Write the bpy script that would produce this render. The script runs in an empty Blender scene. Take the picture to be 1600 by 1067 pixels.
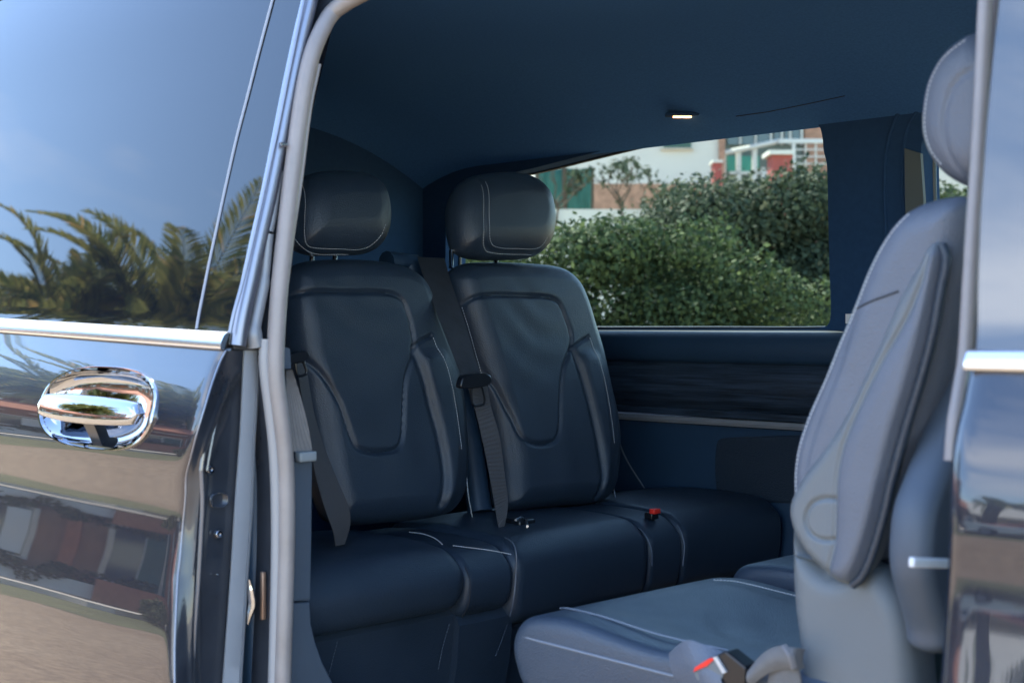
import bpy, bmesh, math, random
import numpy as np
from mathutils import Vector
R = math.radians
random.seed(7)
rng = np.random.default_rng(7)
S = bpy.context.scene
COL = S.collection

# ------------------------------------------------------------------ camera
F = 2150.0                       # focal length in photo pixels (1600 wide)
HOR = 512.0                      # horizon row of the photograph
CAM = Vector((0.0, -1.35, 1.42))
TH = R(45)
DV = Vector((-math.sin(TH), math.cos(TH), 0))
RV = Vector((math.cos(TH), math.sin(TH), 0))
cd = bpy.data.cameras.new('camera')
cam = bpy.data.objects.new('camera', cd)
COL.objects.link(cam)
cam.location = CAM
cam.rotation_euler = (R(90), 0, TH)
cd.sensor_width = 36
cd.lens = F/1600*36
cd.shift_y = -(533.5-HOR)/1600
cd.clip_start = 0.05
cd.clip_end = 2000
cd.dof.use_dof = True
cd.dof.focus_distance = 3.2
cd.dof.aperture_fstop = 5.0
S.camera = cam

# ------------------------------------------------------------------ world, sun, exposure
SUN_EL, SUN_AZ = R(56), R(163)   # azimuth counted from +X towards +Y: the sun stands behind the van
w = bpy.data.worlds.new('World'); S.world = w; w.use_nodes = True
nt = w.node_tree; nt.nodes.clear()
out = nt.nodes.new('ShaderNodeOutputWorld'); bg = nt.nodes.new('ShaderNodeBackground')
sky = nt.nodes.new('ShaderNodeTexSky'); sky.sky_type = 'NISHITA'; sky.sun_disc = False
sky.sun_elevation = SUN_EL; sky.sun_rotation = R(90)-SUN_AZ
sky.air_density = 1.0; sky.dust_density = 0.1; sky.ozone_density = 2.0
bg.inputs['Strength'].default_value = 0.13
# soft cloud banks in the sky itself
tc = nt.nodes.new('ShaderNodeTexCoord'); mp = nt.nodes.new('ShaderNodeMapping')
mp.inputs['Scale'].default_value = (1.6, 1.6, 5.5); mp.inputs['Location'].default_value = (3.1, 0.4, 0.3)
nz = nt.nodes.new('ShaderNodeTexNoise'); nz.inputs['Scale'].default_value = 1.3; nz.inputs['Detail'].default_value = 5
cr = nt.nodes.new('ShaderNodeValToRGB'); cr.color_ramp.elements[0].position = .62; cr.color_ramp.elements[1].position = .88
cr.color_ramp.elements[1].color = (.75, .75, .75, 1)
mx = nt.nodes.new('ShaderNodeMix'); mx.data_type = 'RGBA'
mx.inputs[7].default_value = (6.0, 6.3, 6.9, 1)
L = nt.links.new
# clouds gather on the side away from the sea of blue: strongest towards one quarter of the sky
vd = nt.nodes.new('ShaderNodeVectorMath'); vd.operation = 'DOT_PRODUCT'; vd.inputs[1].default_value = (-.40, -.82, .41)
vr = nt.nodes.new('ShaderNodeMapRange'); vr.inputs[1].default_value = .87; vr.inputs[2].default_value = .985; vr.inputs[3].default_value = 0; vr.inputs[4].default_value = .22
va = nt.nodes.new('ShaderNodeMath'); va.operation = 'ADD'
L(tc.outputs['Generated'], vd.inputs[0]); L(vd.outputs['Value'], vr.inputs[0]); L(vr.outputs[0], va.inputs[1])
L(tc.outputs['Generated'], mp.inputs[0]); L(mp.outputs[0], nz.inputs['Vector']); L(nz.outputs[0], va.inputs[0]); L(va.outputs[0], cr.inputs[0])
L(cr.outputs[0], mx.inputs[0]); L(sky.outputs[0], mx.inputs[6]); L(mx.outputs[2], bg.inputs[0]); L(bg.outputs[0], out.inputs[0])
sd = bpy.data.lights.new('sun', 'SUN'); sd.energy = 3.2; sd.angle = R(.5); sd.color = (1, .93, .82)
sun = bpy.data.objects.new('sun', sd); COL.objects.link(sun)
sv = Vector((math.cos(SUN_EL)*math.cos(SUN_AZ), math.cos(SUN_EL)*math.sin(SUN_AZ), math.sin(SUN_EL)))
sun.rotation_euler = sv.to_track_quat('Z', 'Y').to_euler()
S.view_settings.view_transform = 'Standard'; S.view_settings.look = 'None'
S.view_settings.gamma = 1; S.view_settings.exposure = 2.55

# ------------------------------------------------------------------ geometry helpers
def ray(px, py):
    return DV + RV*((px-800)/F) + Vector((0, 0, (HOR-py)/F))
def qx(px, py, X):
    r = ray(px, py); return CAM + r*((X-CAM.x)/r.x)
def qy(px, py, Y):
    r = ray(px, py); return CAM + r*((Y-CAM.y)/r.y)
def qz(px, py, Z):
    r = ray(px, py); return CAM + r*((Z-CAM.z)/r.z)
def qt(px, py, t):
    return CAM + ray(px, py)*t
def qp(px, py, P, N):
    r = ray(px, py); return CAM + r*((P-CAM).dot(N)/r.dot(N))

def crom(pts, n=6, closed=True):
    P = [np.array(p, float) for p in pts]; m = len(P); o = []
    rg = range(m) if closed else range(m-1)
    for i in rg:
        if closed: a, b, c, d = P[(i-1) % m], P[i], P[(i+1) % m], P[(i+2) % m]
        else: a, b, c, d = P[max(i-1, 0)], P[i], P[i+1], P[min(i+2, m-1)]
        # centripetal-like damping keeps uneven spacing from overshooting
        lab, lbc, lcd = (np.linalg.norm(b-a)+1e-9, np.linalg.norm(c-b)+1e-9, np.linalg.norm(d-c)+1e-9)
        m1 = ((c-a)/(lab+lbc))*lbc; m2 = ((d-b)/(lbc+lcd))*lbc
        for k in range(n):
            t = k/n
            o.append((2*t**3-3*t*t+1)*b + (t**3-2*t*t+t)*m1 + (-2*t**3+3*t*t)*c + (t**3-t*t)*m2)
    if not closed: o.append(P[-1])
    return np.array(o)

class MB:
    def __init__(s): s.v = []; s.f = []; s.m = []
    def add(s, vs, fs, mi=0):
        b = len(s.v); s.v += [tuple(map(float, v)) for v in vs]
        for f in fs: s.f.append(tuple(b+i for i in f)); s.m.append(mi)
    def grid(s, P, mi=0, cu=False, cv=False):
        nv, nu = len(P), len(P[0]); vs = [p for row in P for p in row]; fs = []
        for j in range(nv if cv else nv-1):
            for i in range(nu if cu else nu-1):
                i2, j2 = (i+1) % nu, (j+1) % nv
                fs.append((j*nu+i, j*nu+i2, j2*nu+i2, j2*nu+i))
        s.add(vs, fs, mi)
    def box(s, c, h, rot=None, mi=0, bev=0):
        c = Vector(c)
        ax = rot or (Vector((1, 0, 0)), Vector((0, 1, 0)), Vector((0, 0, 1)))
        if bev <= 0:
            vs = [c + ax[0]*h[0]*x + ax[1]*h[1]*y + ax[2]*h[2]*z for x in (-1, 1) for y in (-1, 1) for z in (-1, 1)]
            s.add(vs, [(0, 1, 3, 2), (4, 6, 7, 5), (0, 4, 5, 1), (2, 3, 7, 6), (0, 2, 6, 4), (1, 5, 7, 3)], mi)
        else:
            bm = bmesh.new(); bmesh.ops.create_cube(bm, size=2)
            for v in bm.verts: v.co = Vector((v.co.x*h[0], v.co.y*h[1], v.co.z*h[2]))
            bmesh.ops.bevel(bm, geom=bm.edges[:], offset=bev, segments=3, profile=.5, affect='EDGES')
            vs = [c + ax[0]*v.co.x + ax[1]*v.co.y + ax[2]*v.co.z for v in bm.verts]
            bm.verts.index_update(); s.add(vs, [tuple(v.index for v in f.verts) for f in bm.faces], mi); bm.free()
    def tube(s, pts, r, n=10, mi=0, closed=False, flat=1.0, up=None, caps=True):
        P = [Vector(p) for p in pts]; m = len(P); rings = []
        rr = r if hasattr(r, '__len__') else [r]*m
        prev = None
        for i in range(m):
            if closed: T = P[(i+1) % m]-P[i-1]
            else: T = P[min(i+1, m-1)]-P[max(i-1, 0)]
            T = T.normalized() if T.length > 1e-9 else Vector((0, 0, 1))
            if prev is None:
                a = Vector(up) if up else (Vector((0, 0, 1)) if abs(T.z) < .9 else Vector((1, 0, 0)))
            else: a = prev
            n1 = (a - T*a.dot(T)).normalized(); prev = n1; n2 = T.cross(n1)
            rings.append([P[i] + n1*math.cos(2*math.pi*k/n)*rr[i]*flat + n2*math.sin(2*math.pi*k/n)*rr[i] for k in range(n)])
        s.grid(rings, mi, cu=True, cv=closed)
        if caps and not closed:
            s.add(rings[0], [tuple(range(n))], mi); s.add(rings[-1], [tuple(reversed(range(n)))], mi)
    def prism(s, poly, ext, mi=0):
        """flat polygon (list of 3D points) extruded by the vector ext"""
        n = len(poly); A = [Vector(p) for p in poly]; B = [p+Vector(ext) for p in A]
        s.add(A+B, [tuple(range(n)), tuple(reversed(range(n, 2*n)))] + [(i, n+i, n+(i+1) % n, (i+1) % n) for i in range(n)], mi)
    def build(s, name, mats, parent=None, smooth=True, merge=1e-5, angle=40, normals=True):
        me = bpy.data.meshes.new(name)
        me.from_pydata(s.v, [], s.f)
        if not isinstance(mats, (list, tuple)): mats = [mats]
        for m in mats: me.materials.append(m)
        me.polygons.foreach_set('material_index', s.m)
        bm = bmesh.new(); bm.from_mesh(me)
        if merge: bmesh.ops.remove_doubles(bm, verts=bm.verts, dist=merge)
        if normals: bmesh.ops.recalc_face_normals(bm, faces=bm.faces)
        for e in bm.edges:
            if len(e.link_faces) == 2:
                e.smooth = e.calc_face_angle(0) < R(angle)
        for f in bm.faces: f.smooth = smooth
        bm.to_mesh(me); bm.free(); me.update()
        o = bpy.data.objects.new(name, me); COL.objects.link(o)
        if parent: o.parent = parent; o.matrix_parent_inverse = parent.matrix_world.inverted()
        return o

def tag(o, label=None, cat=None, group=None, kind=None):
    if label: o['label'] = label
    if cat: o['category'] = cat
    if group: o['group'] = group
    if kind: o['kind'] = kind
    return o
def empty(name, loc, label, cat, group=None):
    o = bpy.data.objects.new(name, None); COL.objects.link(o); o.location = loc
    bpy.context.view_layer.update()
    return tag(o, label, cat, group)

# ------------------------------------------------------------------ materials
def mat(name, col, rough=.5, metal=0, spec=.5, bump=None, var=0, vscale=8, coat=0, ior=1.5, rvar=0, sheen=0, stretch=None):
    m = bpy.data.materials.new(name); m.use_nodes = True
    t = m.node_tree; b = t.nodes['Principled BSDF']; l = t.links.new
    b.inputs['Base Color'].default_value = (*col, 1); b.inputs['Roughness'].default_value = rough
    b.inputs['Metallic'].default_value = metal; b.inputs['Specular IOR Level'].default_value = spec
    b.inputs['IOR'].default_value = ior
    if coat: b.inputs['Coat Weight'].default_value = coat; b.inputs['Coat Roughness'].default_value = .02
    if sheen: b.inputs['Sheen Weight'].default_value = sheen; b.inputs['Sheen Roughness'].default_value = .5
    g = t.nodes.new('ShaderNodeTexCoord'); vec = g.outputs['Object']
    if stretch:
        mm = t.nodes.new('ShaderNodeMapping'); mm.inputs['Scale'].default_value = stretch; l(vec, mm.inputs[0]); vec = mm.outputs[0]
    if var or rvar:
        n = t.nodes.new('ShaderNodeTexNoise'); n.inputs['Scale'].default_value = vscale; n.inputs['Detail'].default_value = 6; n.inputs['Roughness'].default_value = .65
        l(vec, n.inputs['Vector'])
        if var:
            r = t.nodes.new('ShaderNodeMapRange'); r.inputs[1].default_value = .25; r.inputs[2].default_value = .75
            r.inputs[3].default_value = 1-var; r.inputs[4].default_value = 1+var; l(n.outputs[0], r.inputs[0])
            h = t.nodes.new('ShaderNodeHueSaturation'); h.inputs['Color'].default_value = (*col, 1); l(r.outputs[0], h.inputs['Value']); l(h.outputs[0], b.inputs['Base Color'])
        if rvar:
            r = t.nodes.new('ShaderNodeMapRange'); r.inputs[1].default_value = .3; r.inputs[2].default_value = .7
            r.inputs[3].default_value = rough-rvar; r.inputs[4].default_value = rough+rvar; l(n.outputs[0], r.inputs[0]); l(r.outputs[0], b.inputs['Roughness'])
    if bump:
        prev = None
        for (kind, sc, st) in bump:
            if kind == 'v': n = t.nodes.new('ShaderNodeTexVoronoi'); o_ = n.outputs['Distance']
            elif kind == 'w': n = t.nodes.new('ShaderNodeTexWave'); o_ = n.outputs['Fac']; n.inputs['Distortion'].default_value = 1
            else: n = t.nodes.new('ShaderNodeTexNoise'); n.inputs['Detail'].default_value = 5; o_ = n.outputs[0]
            n.inputs['Scale'].default_value = sc; l(vec, n.inputs['Vector'])
            bp = t.nodes.new('ShaderNodeBump'); bp.inputs['Strength'].default_value = st; bp.inputs['Distance'].default_value = .002
            l(o_, bp.inputs['Height'])
            if prev: l(prev.outputs[0], bp.inputs['Normal'])
            prev = bp
        l(prev.outputs[0], b.inputs['Normal'])
    return m
def glass(name, tint, refl, rough=0.0):
    m = bpy.data.materials.new(name); m.use_nodes = True; t = m.node_tree; t.nodes.clear(); l = t.links.new
    o = t.nodes.new('ShaderNodeOutputMaterial'); tr = t.nodes.new('ShaderNodeBsdfTransparent'); gl = t.nodes.new('ShaderNodeBsdfGlossy')
    tr.inputs[0].default_value = (*tint, 1); gl.inputs['Roughness'].default_value = rough
    fr = t.nodes.new('ShaderNodeFresnel'); fr.inputs[0].default_value = refl; mx = t.nodes.new('ShaderNodeMixShader')
    l(fr.outputs[0], mx.inputs[0]); l(tr.outputs[0], mx.inputs[1]); l(gl.outputs[0], mx.inputs[2]); l(mx.outputs[0], o.inputs[0])
    return m

M = {}
M['paint'] = mat('car_paint', (.006, .010, .022), .25, coat=1, spec=.3, ior=1.45, bump=[('n', 34, .022), ('n', 9, .035), ('n', 2.2, .03)])
M['paint'].node_tree.nodes['Principled BSDF'].inputs['Coat IOR'].default_value = 1.68
M['paint'].node_tree.nodes['Principled BSDF'].inputs['Coat Roughness'].default_value = .006
M['darkpaint'] = mat('dark_inner_paint', (.017, .022, .032), .34, coat=.6, spec=.5, var=.35, vscale=9, rvar=.12)
M['privacy'] = mat('privacy_glass', (.006, .008, .012), .004, spec=.5, ior=1.55, bump=[('n', 2.5, .012)])
M['chrome'] = mat('chrome', (.42, .44, .48), .035, 1)
M['satin_grey'] = mat('satin_grey', (.26, .28, .34), .4, 1)
M['satin'] = mat('satin_trim', (.75, .78, .83), .22, 1)
M['leather'] = mat('leather', (.020, .034, .055), .40, spec=.55, bump=[('v', 420, .3), ('n', 60, .12), ('n', 14, .45)], var=.12, vscale=6, rvar=.07)
M['leather_glare'] = mat('glare_washed_leather', (.103, .125, .166), .42, spec=.55, bump=[('v', 420, .4), ('n', 12, .35)], var=.1, vscale=5, rvar=.07)  # same black leather, the glare washing over it put into a paler colour
M['thread'] = mat('stitch_thread', (.5, .53, .56), .7)
M['thread_dark'] = mat('dark_seam', (.02, .025, .035), .7)
M['plastic'] = mat('dark_plastic', (.018, .045, .085), .5, bump=[('n', 500, .15)], var=.1)
M['plastic_grey'] = mat('grey_plastic', (.125, .147, .165), .5, bump=[('n', 600, .2)], var=.06, vscale=5)
M['pillar'] = mat('pillar_trim', (.06, .085, .12), .5, bump=[('n', 500, .2)], var=.08, vscale=4)
M['seal'] = mat('rubber_seal', (.25, .235, .235), .42, spec=.6, bump=[('n', 60, .1)], var=.15, vscale=12, rvar=.1)
M['sealdark'] = mat('dark_rubber', (.03, .033, .04), .6, var=.3, vscale=20, bump=[('n', 80, .3)])
M['headliner'] = mat('headliner_fabric', (.068, .185, .41), .95, spec=.04, bump=[('n', 900, .3)], var=.16, vscale=160)
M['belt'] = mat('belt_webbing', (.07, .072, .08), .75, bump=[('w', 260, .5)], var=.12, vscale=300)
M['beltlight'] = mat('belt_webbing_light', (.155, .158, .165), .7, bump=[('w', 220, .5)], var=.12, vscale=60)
M['wood'] = mat('dark_wood_trim', (.026, .040, .062), .38, var=.9, vscale=7, stretch=(1, 1, 26), coat=.2, bump=[('n', 9, .6)])
M['grille'] = mat('speaker_mesh', (.010, .022, .040), .7, bump=[('v', 260, 1)])
M['wall_trim'] = mat('wall_trim', (.022, .058, .128), .85, spec=.12, bump=[('n', 700, .2)], var=.1, vscale=60)
M['pipl'] = mat('faint_seam', (.09, .12, .16), .6)
M['carpet'] = mat('carpet', (.02, .024, .03), .95, bump=[('n', 300, .6)])
M['red'] = mat('red_button', (.75, .03, .02), .4)
M['black'] = mat('black_plastic', (.008, .01, .014), .3)
M['white'] = mat('white_sticker', (.8, .8, .8), .6)
M['front_glass'] = mat('front_glass', (.02, .03, .04), .004, spec=.5, ior=2.1, bump=[('n', 2.5, .012)])
M['winglass'] = glass('window_glass', (.53, .60, .545), 1.3)
M['windshield'] = glass('windshield_glass', (.8, .86, .86), 1.3)
M['ground'] = None

# ------------------------------------------------------------------ pads: upholstery and shells from an outline
def seg_dist(P, A, B):
    AB = B-A; L2 = (AB**2).sum(-1)+1e-12
    t = np.clip(((P[:, None, :]-A[None])*AB[None]).sum(-1)/L2[None], 0, 1)
    D = P[:, None, :]-(A[None]+t[..., None]*AB[None])
    return np.sqrt((D**2).sum(-1)).min(1)
def inside(P, poly):
    x, y = P[:, 0], P[:, 1]; c = np.zeros(len(P), bool); n = len(poly)
    for i in range(n):
        x1, y1 = poly[i]; x2, y2 = poly[(i+1) % n]
        if y1 == y2: continue
        k = ((y1 > y) != (y2 > y)) & (x < (x2-x1)*(y-y1)/(y2-y1)+x1); c ^= k
    return c
class Pad:
    """closed cushion: outline in (U,V), front bulges along N by tf, back by tb, edge rounding Rf"""
    def __init__(s, P0, U, V, outline, tf, tb, Rf, Rb=None, n=6, nu=64, nv=80, crown=0, power=2.0):
        s.P0 = Vector(P0); s.U = Vector(U).normalized(); s.V = Vector(V).normalized(); s.N = s.U.cross(s.V).normalized()
        s.tf, s.tb, s.Rf, s.Rb = tf, tb, Rf, Rb or Rf
        s.ol = crom(outline, n) if n else np.array(outline, float)
        s.nu, s.nv, s.crown, s.pw = nu, nv, crown, power
        s.gr = []; s.ra = []; s.fn = None; s.mb = MB(); s.mats = None; s.zones = []
        s.A = s.ol; s.B = np.roll(s.ol, -1, 0)
        s.c = s.ol.mean(0); s.ext = (s.ol.max(0)-s.ol.min(0))/2
    def uv(s, w):
        w = Vector(w)-s.P0; return (w.dot(s.U), w.dot(s.V))
    def groove(s, pts, depth=.005, width=.006, n=6, closed=False):
        g = crom(pts, n, closed); 
        if closed: g = np.vstack([g, g[:1]])
        s.gr.append((g[:-1], g[1:], depth, width)); return g
    def raise_(s, poly, h, soft):
        g = crom(poly, 6); s.ra.append((g, h, soft))
    def height(s, P):
        d = seg_dist(P, s.A, s.B)
        def f(R_): return np.power(np.clip(1-np.power(1-np.clip(d/R_, 0, 1), s.pw), 0, 1), 1/s.pw)
        hf = s.tf*f(s.Rf); hb = s.tb*f(s.Rb)
        if s.crown:
            q = (P-s.c)/s.ext; hf = hf + s.crown*np.clip(1-(q**2).sum(1)*.6, 0, 1)*np.clip(d/s.Rf, 0, 1)
        for a, b, dep, wd in s.gr:
            g = seg_dist(P, a, b); hf = hf - dep*np.exp(-(g/wd)**2)*np.clip(d/.008, 0, 1)
        for g, h, soft in s.ra:
            sd = seg_dist(P, g, np.roll(g, -1, 0))*np.where(inside(P, g), 1, -1)
            t = np.clip(sd/soft*.5+.5, 0, 1); hf = hf + h*t*t*(3-2*t)*np.clip(d/.01, 0, 1)
        if s.fn is not None: hf = hf + s.fn(P)*np.clip(d/.02, 0, 1)
        return hf, hb
    def pt(s, u, v, h): return s.P0 + s.U*float(u) + s.V*float(v) + s.N*float(h)
    def surf(s, uvs, lift=0):
        P = np.array(uvs, float); hf, _ = s.height(P); return [s.pt(p[0], p[1], h+lift) for p, h in zip(P, hf)]
    def make(s):
        vmin, vmax = s.ol[:, 1].min(), s.ol[:, 1].max(); rows = []
        for j in range(s.nv):
            tt = j/(s.nv-1); tv = .5-.5*math.cos(math.pi*tt); tv = .55*tv+.45*tt
            v = vmin+(vmax-vmin)*min(max(tv, 2e-4), 1-2e-4)
            xs = []
            for a, b in zip(s.A, s.B):
                if (a[1] > v) != (b[1] > v): xs.append(a[0]+(b[0]-a[0])*(v-a[1])/(b[1]-a[1]))
            if len(xs) < 2: xs = [s.c[0], s.c[0]]
            l, r = min(xs), max(xs); row = []
            for i in range(s.nu):
                t = i/(s.nu-1); ts = .5-.5*math.cos(math.pi*t); ts = .6*ts+.4*t
                row.append((l+(r-l)*ts, v))
            rows.append(row)
        P = np.array(rows).reshape(-1, 2); hf, hb = s.height(P)
        hf = hf.reshape(s.nv, s.nu); hb = hb.reshape(s.nv, s.nu)
        for a in (hf, hb): a[0, :] = 0; a[-1, :] = 0; a[:, 0] = 0; a[:, -1] = 0
        mi = np.zeros((s.nv-1, s.nu-1), int)
        if s.zones:
            C = np.array([[((rows[j][i][0]+rows[j+1][i+1][0])/2, (rows[j][i][1]+rows[j+1][i+1][1])/2) for i in range(s.nu-1)] for j in range(s.nv-1)]).reshape(-1, 2)
            for poly, k in s.zones:
                mi[inside(C, crom(poly, 6)).reshape(mi.shape)] = k
        vs = [s.pt(*rows[j][i], hf[j, i]) for j in range(s.nv) for i in range(s.nu)]
        for j in range(s.nv-1):
            fs = []
        b = len(s.mb.v); s.mb.v += [tuple(v) for v in vs]
        for j in range(s.nv-1):
            for i in range(s.nu-1):
                a = b+j*s.nu+i; s.mb.f.append((a, a+1, a+s.nu+1, a+s.nu)); s.mb.m.append(int(mi[j, i]))
        s.mb.grid([[s.pt(*rows[j][i], -hb[j, i]) for i in range(s.nu)] for j in range(s.nv)])
        return s
    def stitch(s, pts, mi=1, pitch=.0065, ln=.0042, r=.0008, n=8, closed=False):
        g = crom(pts, n, closed); d = np.r_[0, np.cumsum(np.linalg.norm(np.diff(g, axis=0), axis=1))]
        k = int(d[-1]/pitch)
        t0 = np.arange(k)*pitch; 
        def at(t): return np.c_[np.interp(t, d, g[:, 0]), np.interp(t, d, g[:, 1])]
        if k < 1: return
        a = s.surf(at(t0), .0004); b_ = s.surf(at(t0+ln), .0004)
        for p, q_ in zip(a, b_): s.mb.tube([p, q_], r, 5, mi)
    def cord(s, pts, r=.0016, mi=1, n=8, lift=.0, closed=False):
        g = crom(pts, n, closed); s.mb.tube(s.surf(g, lift), r, 6, mi, closed=closed)
    def build(s, name, mats, parent=None, **k): return s.mb.build(name, mats, parent, angle=60, **k)

def wrinkle(P, cx, cy, ang, freq, amp, rad, seed=0):
    a = math.cos(ang)*P[:, 0]+math.sin(ang)*P[:, 1]; b = -math.sin(ang)*P[:, 0]+math.cos(ang)*P[:, 1]
    w_ = np.exp(-(((P[:, 0]-cx)**2+(P[:, 1]-cy)**2)/rad**2))
    return amp*w_*np.sin(a*freq+2.2*np.sin(b*freq*.23+seed)+seed)

# ------------------------------------------------------------------ body side profile (tumblehome, shoulder, lower flare)
_z = [.30, .793, .914, .959, 1.038, 1.094, 1.14, 1.179, 1.219, 1.298, 1.36, 1.40, 1.42, 1.70, 2.0, 2.2]
_a = [.10, .100, .137, .160, .200, .115, .010, -.022, .034, .34, .44, .40, .25, .26, .28, .40]
ZS = np.linspace(.3, 2.4, 421); AS = np.interp(ZS, _z, _a)
k_ = np.ones(9)/9; AS = np.convolve(np.pad(AS, 4, mode='edge'), k_, 'valid')
YS = np.r_[0, np.cumsum(np.tan((AS[1:]+AS[:-1])/2)*(ZS[1]-ZS[0]))]
YS -= np.interp(1.39, ZS, YS)
def prof(z): return float(np.interp(z, ZS, YS))
def qprof(px, py, off):
    """point of the body side skin (shifted by off in Y) seen along a pixel"""
    Y = off
    for _ in range(40):
        p = qy(px, py, Y); Y = .5*Y+.5*(prof(p.z)+off)
    return qy(px, py, Y)

# ------------------------------------------------------------------ ground and surroundings
def ground_mat():
    m = bpy.data.materials.new('dry_ground'); m.use_nodes = True; t = m.node_tree; b = t.nodes['Principled BSDF']; l = t.links.new
    g = t.nodes.new('ShaderNodeTexCoord')
    n1 = t.nodes.new('ShaderNodeTexNoise'); n1.inputs['Scale'].default_value = .35; n1.inputs['Detail'].default_value = 8; n1.inputs['Roughness'].default_value = .7
    n2 = t.nodes.new('ShaderNodeTexNoise'); n2.inputs['Scale'].default_value = 9; n2.inputs['Detail'].default_value = 8; n2.inputs['Roughness'].default_value = .75
    l(g.outputs['Object'], n1.inputs[0]); l(g.outputs['Object'], n2.inputs[0])
    r1 = t.nodes.new('ShaderNodeValToRGB'); e = r1.color_ramp.elements; e[0].position = .35; e[0].color = (.30, .215, .135, 1); e[1].position = .68; e[1].color = (.47, .37, .26, 1)
    e2 = r1.color_ramp.elements.new(.6); e2.color = (.38, .29, .195, 1)
    r2 = t.nodes.new('ShaderNodeValToRGB'); e = r2.color_ramp.elements; e[0].position = .3; e[0].color = (.40, .40, .40, 1); e[1].position = .7; e[1].color = (1.5, 1.47, 1.42, 1)
    mm = t.nodes.new('ShaderNodeMix'); mm.data_type = 'RGBA'; mm.blend_type = 'MULTIPLY'; mm.inputs[0].default_value = 1
    l(n1.outputs[0], r1.inputs[0]); l(n2.outputs[0], r2.inputs[0]); l(r1.outputs[0], mm.inputs[6]); l(r2.outputs[0], mm.inputs[7]); l(mm.outputs[2], b.inputs['Base Color'])
    b.inputs['Roughness'].default_value = .95
    bp = t.nodes.new('ShaderNodeBump'); bp.inputs['Strength'].default_value = .8; bp.inputs['Distance'].default_value = .05; l(n2.outputs[0], bp.inputs['Height']); l(bp.outputs[0], b.inputs['Normal'])
    return m
M['ground'] = ground_mat()
mb = MB(); mb.add([(-600, -600, 0), (600, -600, 0), (600, 600, 0), (-600, 600, 0)], [(0, 1, 2, 3)])
tag(mb.build('ground', M['ground']), kind='structure')
M['grassy'] = mat('dry_grass', (.11, .115, .045), .95, var=.5, vscale=1.2, bump=[('n', 12, 1)])
M['kerb'] = mat('pale_kerb', (.62, .56, .47), .85, var=.15, vscale=3, bump=[('n', 30, .4)])
M['asphalt'] = mat('asphalt', (.055, .055, .056), .9, var=.25, vscale=6, bump=[('n', 80, .6)])
M['render_white'] = mat('white_render', (.72, .71, .66), .9, var=.08, vscale=1.2, bump=[('n', 8, .3)])
M['render_cream'] = mat('cream_render', (.62, .54, .42), .9, var=.08, vscale=1.5, bump=[('n', 8, .3)])
M['terracotta'] = mat('terracotta_tiles', (.42, .17, .09), .8, var=.3, vscale=9, bump=[('w', 4, .8)])
M['redpaint'] = mat('faded_red_wall', (.36, .09, .08), .8, var=.12, vscale=3)
M['brick'] = mat('rubble_stone', (.42, .24, .17), .9, var=.45, vscale=7, bump=[('v', 6, 1)])
M['teal'] = mat('green_shade_net', (.03, .12, .10), .75, var=.35, vscale=2.5, bump=[('n', 6, .8)])
M['tealpanel'] = mat('teal_panel', (.07, .36, .27), .6, var=.08)
M['shutter'] = mat('green_shutter', (.045, .12, .10), .5, bump=[('w', 30, .4)])
M['pane'] = mat('house_pane', (.03, .05, .06), .08, spec=1, var=.3, vscale=1)
M['whitemetal'] = mat('white_railing', (.75, .75, .72), .5)
M['brown'] = mat('brown_wall', (.30, .17, .10), .85, var=.3, vscale=2, bump=[('v', 3, .5)])
M['bark'] = mat('bark', (.10, .075, .055), .95, bump=[('n', 20, 1)], var=.3)

def leaf_mat(name, c1, c2, c3=None, trans=.25):
    m = bpy.data.materials.new(name); m.use_nodes = True; t = m.node_tree; b = t.nodes['Principled BSDF']; l = t.links.new
    g = t.nodes.new('ShaderNodeNewGeometry'); r = t.nodes.new('ShaderNodeValToRGB'); e = r.color_ramp.elements
    e[0].color = (*c1, 1); e[1].color = (*c2, 1)
    if c3: x = r.color_ramp.elements.new(.93); x.color = (*c2, 1); e[len(e)-1].color = (*c3, 1)
    l(g.outputs['Random Per Island'], r.inputs[0]); l(r.outputs[0], b.inputs['Base Color']); b.inputs['Roughness'].default_value = .7; b.inputs['Specular IOR Level'].default_value = .25
    tl = t.nodes.new('ShaderNodeBsdfTranslucent'); l(r.outputs[0], tl.inputs[0]); mx_ = t.nodes.new('ShaderNodeMixShader'); mx_.inputs[0].default_value = trans
    o_ = t.nodes['Material Output']; l(b.outputs[0], mx_.inputs[1]); l(tl.outputs[0], mx_.inputs[2]); l(mx_.outputs[0], o_.inputs[0])
    return m
M['leafg'] = leaf_mat('bright_leaves', (.030, .054, .026), (.092, .130, .052), (.20, .245, .10))
M['leafd'] = leaf_mat('grey_green_leaves', (.030, .048, .030), (.085, .11, .065), (.16, .16, .10))
M['leafo'] = leaf_mat('olive_leaves', (.05, .065, .025), (.13, .14, .055))
M['frond'] = leaf_mat('palm_leaflets', (.11, .16, .05), (.42, .41, .13), (.72, .50, .19), .45)  # brighter yellow-green stands in for sunlight the fronds do not catch

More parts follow.
